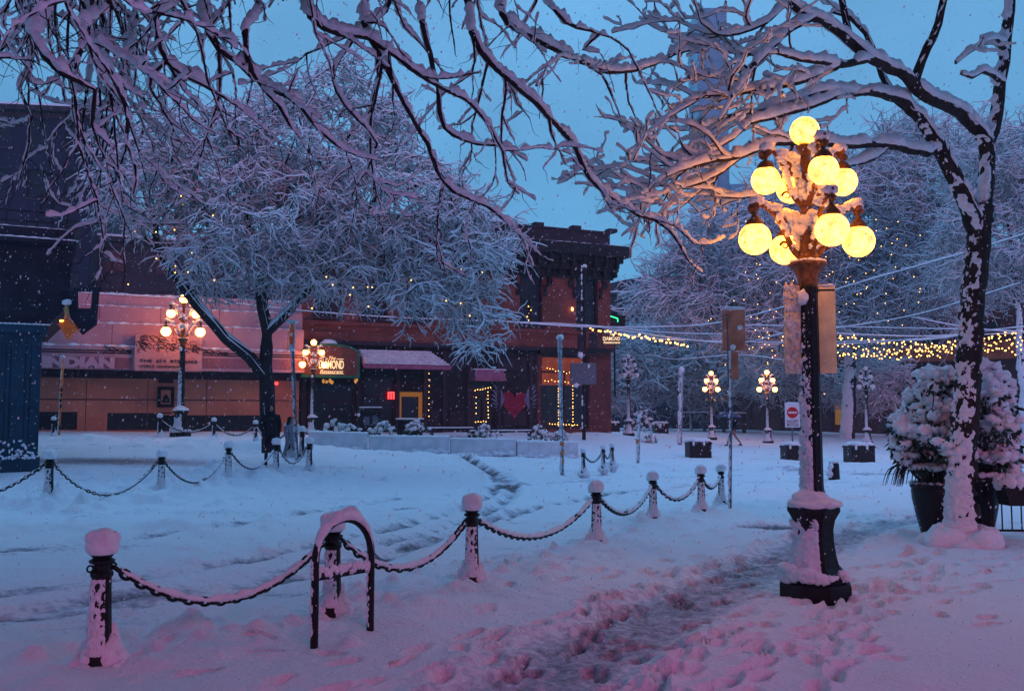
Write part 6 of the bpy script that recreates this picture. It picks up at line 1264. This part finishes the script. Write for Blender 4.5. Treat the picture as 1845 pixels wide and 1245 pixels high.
mb = MB(); x0_, za = bl(1515, 650, 1.2); x1_, zb_ = bl(1900, 612, 1.2); mb.box(x0_, x1_, -1.3, -.0, bl(1650, 652, 1.2)[1], bl(1650, 622, 1.2)[1]); aw = mb.build('awning_fascia', mat('rust_fascia', (.42, .13, .06), .8, noise=.3, nscale=1.5), t)
mb = MB()
for k in range(24): x = 1.2 + k * L / 24; mb.box(x, x + .22, -.12, .34, -.5, 3.8)
mb.build('shop_pier', M['farplum'], t); mb = MB(); mb.box(bl(1505, 720)[0], bl(1530, 720)[0], -.1, -.02, bl(1505, 765)[1], bl(1505, 715)[1]); mb.build('lit_doorway', M['amber'], t)
t, L, zt, A, az = block('dark_building', 'dark shop building with glowing orange shop windows beneath the far snowy tree', 1083, 90, 1420, 84, 560, M['farplum'], floors=1, cols=9, cw=1.4)
for i, (xa, xb, ya, yb, m_) in enumerate(((1270, 1275, 712, 724, 'warmlit'), (1277, 1290, 714, 723, 'warmlit'), (1296, 1314, 710, 723, 'warmlit'))):
    a_, z1_ = bl(xa, ya); b_, z0_ = bl(xb, yb); mb = MB(); mb.box(a_, b_, -.08, -.02, z0_, z1_); mb.build('shop_window', M[m_], t)
mb = MB(); a_, z_ = bl(1250, 701)
for k in range(9): mb.tube([(a_ - .4 + random.uniform(-.3, .3), -.2, z_ + random.uniform(-.6, .5)), (a_ - .4 + random.uniform(-.3, .3), -.2, z_ + random.uniform(-.6, .7))], .05, 5)
a_, z_ = bl(1263, 698); mb.tube([(a_ + .3 * math.cos(k), -.2, z_ + .4 * math.sin(k)) for k in np.linspace(0, 5, 9)], .06, 5); mb.build('neon_sign', M['neonred'], t)
mb = MB(); a_, z_ = bl(1308, 705)
for k in range(8): x = a_ - .5 + k * .16; mb.box(x, x + .09, -.25, -.2, z_ - .2, z_ + .12)
mb.box(a_ - .2, a_ + .3, -.25, -.2, z_ + .3, z_ + .5); mb.build('white_lit_sign', mat('white_lit', (.9, .9, 1), .5, emit=(.9, .9, 1), estr=1.6), t)
mb = MB(); a_, z_ = bl(1290, 688); mb.box(a_ - 3, a_ + 3, -.2, -.05, z_ - .1, z_ + .1); mb.build('fascia', M['farbrick'], t)
t, L, zt, A, az = block('arched_building', 'distant dark building with a curved snowy roofline, past the restaurant corner', 1040, 118, 1330, 112, 530, M['farplum'], floors=2, cols=8, cw=1.6)
mb = MB(); mb.prism([(x, zt + .5 + 1.7 * math.sin(math.pi * (x) / L) ) for x in np.linspace(0, L, 14)], .0, 10); mb.build('curved_roof', M['farplum'], t)
for k in range(4):
    mb = MB(); c = L * (.2 + .2 * k); q = [(c + 1.5 * math.cos(a), -.15, zt - 3 + 1.9 * math.sin(a)) for a in np.linspace(0, math.pi, 10)]; mb.tube(q, .09, 5); mb.build('arch_moulding', M['snow_far'], t, True)
t, L, zt, A, az = block('side_building', 'dark building raised as an added dark mass behind the pink gallery and the broad tree', -700, 62, 150, 66, 190, mat('blue_dark_wall', (.025, .022, .05), .9, noise=.3, nscale=.5), floors=5, cols=12, cw=1.3)  # raised and darkened to stand in for a dark lens blur
t, L, zt, A, az = block('plain_building', 'dark plain building behind the restaurant roof and the broad tree', 152, 68, 800, 78, 455, M['farplum'], floors=3, cols=8, cw=1.2)
# tower
M['tower'] = mat('haze_toned_glass', (.10, .26, .36), .3, noise=.3, nscale=.2)  # sky tone put into the glass colour in place of haze
d = 260; A = P(1264, 600, d); C = P(1319, 600, d); zt = P(1290, 15, d).z; t = thing('tower', 'faint glass office tower coloured to fade into the dusk haze', 'building', (A.x, d, 0)); w = C.x - A.x; mb = MB(); mb.box(0, w, 0, 14, -1, zt); mb.build('shaft', M['tower'], t)
mb = MB(); 
for k in range(24): z_ = 8 + k * (zt - 10) / 24; mb.box(-.15, w + .15, -.25, 14.2, z_, z_ + .5)
mb.build('floor_bands', M['tower'], t); lo = P(1263, 425, d).z; hi = P(1370, 335, d).z; mb = MB(); mb.box(w + .02, P(1372, 600, d).x - A.x, -2, 12, -1, hi); mb.build('podium', M['tower'], t)
o = text_mesh('Nebu', 3.4, mat('dim_yellow_sign', (.4, .4, .05), .6, emit=(.7, .8, .1), estr=.25), t, extrude=.1, shear=.3, loc=(w * .35, -.6, P(1275, 385, d).z)); 
# ------------------------------------------------------------------ overhead wires and string lights
def wire(label, pts, r=.012, snow=.035, sag=0, rs=.4, group='snow-covered overhead wires'):
    ps = [np.array(P(*p)) for p in pts]; q, rr_ = resample(ps, [r] * len(ps), rs, .0); c = q[0].copy(); t = thing('overhead_wire', label, 'wire', tuple(c), 0, group); tubes('wire', [(q - c, rr_)], M['iron'], t, 5); snowload('snow_on_wire', [(q - c, rr_)], M['snow_far'], t, snow, 4, 0, .18); return q
wire('snowy wire skimming the gallery parapet and the restaurant belt to the corner pole', [(-200, 505, 36), (178, 530, 38), (360, 541, 39.5), (540, 560, 40.5), (700, 572, 41.5), (870, 579, 42.5), (1040, 586, 43.5), (1200, 600, 42), (1300, 603, 40)], .015, .05)
wire('thicker snowy wire across the upper part of the corner restaurant', [(860, 576, 42), (960, 584, 42.4), (1060, 590, 42.8), (1180, 590, 42), (1290, 583, 41), (1420, 552, 38), (1515, 520, 36), (1640, 484, 34), (1760, 450, 32), (1900, 405, 30)], .016, .06)
wire('snowy wire running on past the lit corner sign toward the sign post', [(1060, 588, 44), (1160, 602, 43), (1260, 615, 42), (1340, 618, 41), (1420, 600, 39), (1520, 590, 37), (1640, 570, 35), (1740, 542, 33), (1840, 510, 31)], .014, .05)
wire('snowy wire falling from the upper pair to the string lights', [(1640, 571, 35), (1720, 587, 34.5), (1800, 597, 34), (1900, 600, 34)], .012, .045)
wire('long straight snowy wire above the string lights', [(1300, 585, 42), (1420, 588, 40), (1600, 591, 38), (1760, 595, 36), (1900, 600, 35)], .012, .045)
wire('lower snowy wire bundled above the string lights', [(1090, 600, 44), (1200, 612, 43), (1400, 618, 41), (1550, 615, 39), (1680, 612, 37), (1780, 596, 36), (1900, 585, 35)], .012, .05)
wire('thin wire slanting across the pink gallery wall', [(190, 545, 38), (300, 562, 38), (420, 590, 38)], .008, .0)
wire('snowy wire from the unlit lamp toward the square', [(1135, 643, 52), (1175, 641, 50), (1220, 648, 48), (1330, 640, 46), (1420, 650, 44)], .012, .05)
def lights_px(label, pts, n, jit=0, r=.03, waves=0):
    ps = [np.array(P(*p)) for p in pts]; q, _ = resample(ps, [.01] * len(ps), .1); idx_ = np.linspace(0, len(q) - 1, n).astype(int); out = [q[i] + np.array((0, rng.normal(0, jit), rng.normal(0, jit) - (abs(math.sin(i * .05)) * waves))) for i in idx_]; fairy_lights('string_lights', label, out, r, 'warm string lights over the square')
lights_px('string of warm bulbs running from the restaurant corner over the lit sign', [(1064, 591, 44.3), (1100, 600, 44), (1160, 609, 43), (1240, 620, 42)], 34, .05, .045)
for k, (ya, yb, yc, n) in enumerate(((600, 612, 640, 46), (618, 628, 634, 54), (632, 636, 628, 52), (640, 646, 622, 46), (622, 614, 600, 46))):
    lights_px(['uppermost', 'second', 'middle', 'lowest scalloped', 'crossing'][k] + ' strand of the warm bulbs strung before the brick building', [(1500, [604, 622, 636, 606, 640][k], 40), (1620, [618, 630, 642, 612, 634][k], 39), (1720, [616, 626, 634, 624, 618][k], 38), (1850, [598, 612, 622, 634, 600][k], 37)], n, .06, .028, .12 if k == 3 else .05)
wire('snowy garland wire carrying the uppermost bulbs', [(1480, 600, 40), (1620, 606, 39), (1720, 604, 38), (1850, 588, 37)], .012, .06)
wire('snowy garland wire crossing among the bulbs', [(1480, 622, 40), (1600, 616, 39), (1720, 606, 38), (1850, 600, 37)], .012, .05)
# ------------------------------------------------------------------ falling snow
n = 17000; dd = 5.5 + 34 * rng.random(n) ** 1.3; a = rng.uniform(-.62, .62, n); zz = rng.uniform(0, 1, n) * (2 + dd * .45); c = np.stack([a * dd, dd, zz], 1); Vt, Ft = ico(1)
s = rng.uniform(.003, .006, n)[:, None, None] * np.array([1, 1, 1.6]); V = (np.asarray(Vt)[None] * s); V[..., 0] += V[..., 2] * .35; V = V + c[:, None]; Fc = (np.array(Ft)[None] + (np.arange(n) * len(Vt))[:, None, None]).reshape(-1, 3)
tag(mesh_obj('falling_snow', V.reshape(-1, 3), Fc, M['snow_far']), 'loose snowflakes drifting down across the whole square', 'snow', kind='stuff')
# ------------------------------------------------------------------ air
HAZE = True
if HAZE:
    mb = MB(); mb.box(-130, 130, -30, 285, -2.5, 122); m = bpy.data.materials.new('dusk_air'); m.use_nodes = True; nt = m.node_tree; nt.nodes.remove(nt.nodes['Principled BSDF']); v = nt.nodes.new('ShaderNodeVolumePrincipled'); v.inputs['Color'].default_value = (.80, .84, .95, 1); v.inputs['Density'].default_value = .0006; v.inputs['Anisotropy'].default_value = .2; nt.links.new(v.outputs[0], nt.nodes['Material Output'].inputs['Volume']); tag(mb.build('haze', m), 'thin snowy dusk haze filling the square', 'haze', kind='stuff')
# ------------------------------------------------------------------ unseen lamp added behind the camera for the pink foreground light
t = thing('added_road_lamp', 'tall unseen road lamp added behind the viewpoint to light the pavement pink', 'street lamp', (5.0, -3.0, 0)); mb = MB(); mb.tube([(0, 0, -.1), (0, 0, 4.8), (0, .3, 5.35), (-.3, 1.3, 5.5)], [.1, .07, .05, .04], 10); mb.build('pole', M['steel'], t, True); mb = MB(); mb.bbox(-.55, -.15, 1.1, 1.9, 5.42, 5.58, .04); mb.build('lamp_head', M['steel'], t)
mb = MB(); mb.box(-.5, -.2, 1.2, 1.8, 5.34, 5.4); mb.build('lamp_lens', mat('pink_fill_lens', (1, .4, .2), .4, emit=(1, .07, .50), estr=310), t)
# ------------------------------------------------------------------ sky, sun, camera
wd = bpy.data.worlds.new('World'); SC.world = wd; wd.use_nodes = True; nt = wd.node_tree; bg = nt.nodes['Background']; sky = nt.nodes.new('ShaderNodeTexSky'); sky.sky_type = 'NISHITA'; sky.sun_disc = False; sky.sun_elevation = R(3); sky.sun_rotation = R(200); sky.air_density = 1.2; sky.dust_density = .5; sky.ozone_density = 4
mx = nt.nodes.new('ShaderNodeMix'); mx.data_type = 'RGBA'; mx.inputs[0].default_value = .82; nt.links.new(sky.outputs[0], mx.inputs[6]); 
tc = nt.nodes.new('ShaderNodeTexCoord'); sp = nt.nodes.new('ShaderNodeSeparateXYZ'); nt.links.new(tc.outputs['Generated'], sp.inputs[0])
def ramp(stops, src):
    cr = nt.nodes.new('ShaderNodeValToRGB'); e = cr.color_ramp.elements
    for i, (p_, c_) in enumerate(stops): el_ = e[i] if i < 2 else e.new(p_); el_.position = p_; el_.color = (*c_, 1)
    nt.links.new(src, cr.inputs[0]); return cr
up_ = ramp([(0, (.095, .37, .66)), (.42, (.17, .49, .86)), (.62, (.40, .93, 1.66)), (1, (.40, .93, 1.66))], sp.outputs[2])
ym = nt.nodes.new('ShaderNodeMapRange'); ym.inputs['From Min'].default_value = -1; nt.links.new(sp.outputs[1], ym.inputs['Value'])
bk = ramp([(0, (.22, .16, .36)), (.62, (1, 1, 1))], ym.outputs[0])
mu = nt.nodes.new('ShaderNodeMix'); mu.data_type = 'RGBA'; mu.blend_type = 'MULTIPLY'; mu.inputs[0].default_value = 1; nt.links.new(up_.outputs[0], mu.inputs[6]); nt.links.new(bk.outputs[0], mu.inputs[7])
vm = nt.nodes.new('ShaderNodeVectorMath'); vm.operation = 'SCALE'; vm.inputs[3].default_value = 11.5; cn = nt.nodes.new('ShaderNodeTexNoise'); cn.inputs['Scale'].default_value = 5; cn.inputs['Detail'].default_value = 7; nt.links.new(tc.outputs['Generated'], cn.inputs['Vector']); cm = nt.nodes.new('ShaderNodeMapRange'); cm.inputs['From Min'].default_value = .3; cm.inputs['From Max'].default_value = .7; cm.inputs['To Min'].default_value = .82; cm.inputs['To Max'].default_value = 1.12; nt.links.new(cn.outputs['Fac'], cm.inputs['Value'])
vs_ = nt.nodes.new('ShaderNodeVectorMath'); vs_.operation = 'SCALE'; nt.links.new(mu.outputs[2], vs_.inputs[0]); nt.links.new(cm.outputs[0], vs_.inputs[3]); nt.links.new(vs_.outputs[0], vm.inputs[0]); nt.links.new(vm.outputs[0], mx.inputs[7])
nt.links.new(mx.outputs[2], bg.inputs[0]); bg.inputs[1].default_value = .10
sl = bpy.data.lights.new('sun', 'SUN'); sl.energy = .6; sl.angle = R(14); sl.color = (1, .14, .2); so = bpy.data.objects.new('sun', sl); COL.objects.link(so); so.rotation_euler = Vector((-.42, 1, -.41)).to_track_quat('-Z', 'Y').to_euler()
cam = bpy.data.cameras.new('camera'); co = bpy.data.objects.new('camera', cam); COL.objects.link(co); SC.camera = co; cam.sensor_width = 36; cam.lens = 36 * F / 1845; cam.clip_start = .05; cam.clip_end = 2000; co.location = (0, 0, EYE); co.rotation_euler = (math.pi / 2 + TILT, 0, 0)
vs = SC.view_settings; vs.view_transform = 'Standard'; vs.look = 'None'; vs.exposure = -.13; vs.gamma = 1
SC.cycles.use_denoising = True; SC.cycles.max_bounces = 6; SC.cycles.diffuse_bounces = 3; SC.cycles.volume_bounces = 1; SC.cycles.transmission_bounces = 2; SC.cycles.sample_clamp_indirect = 4
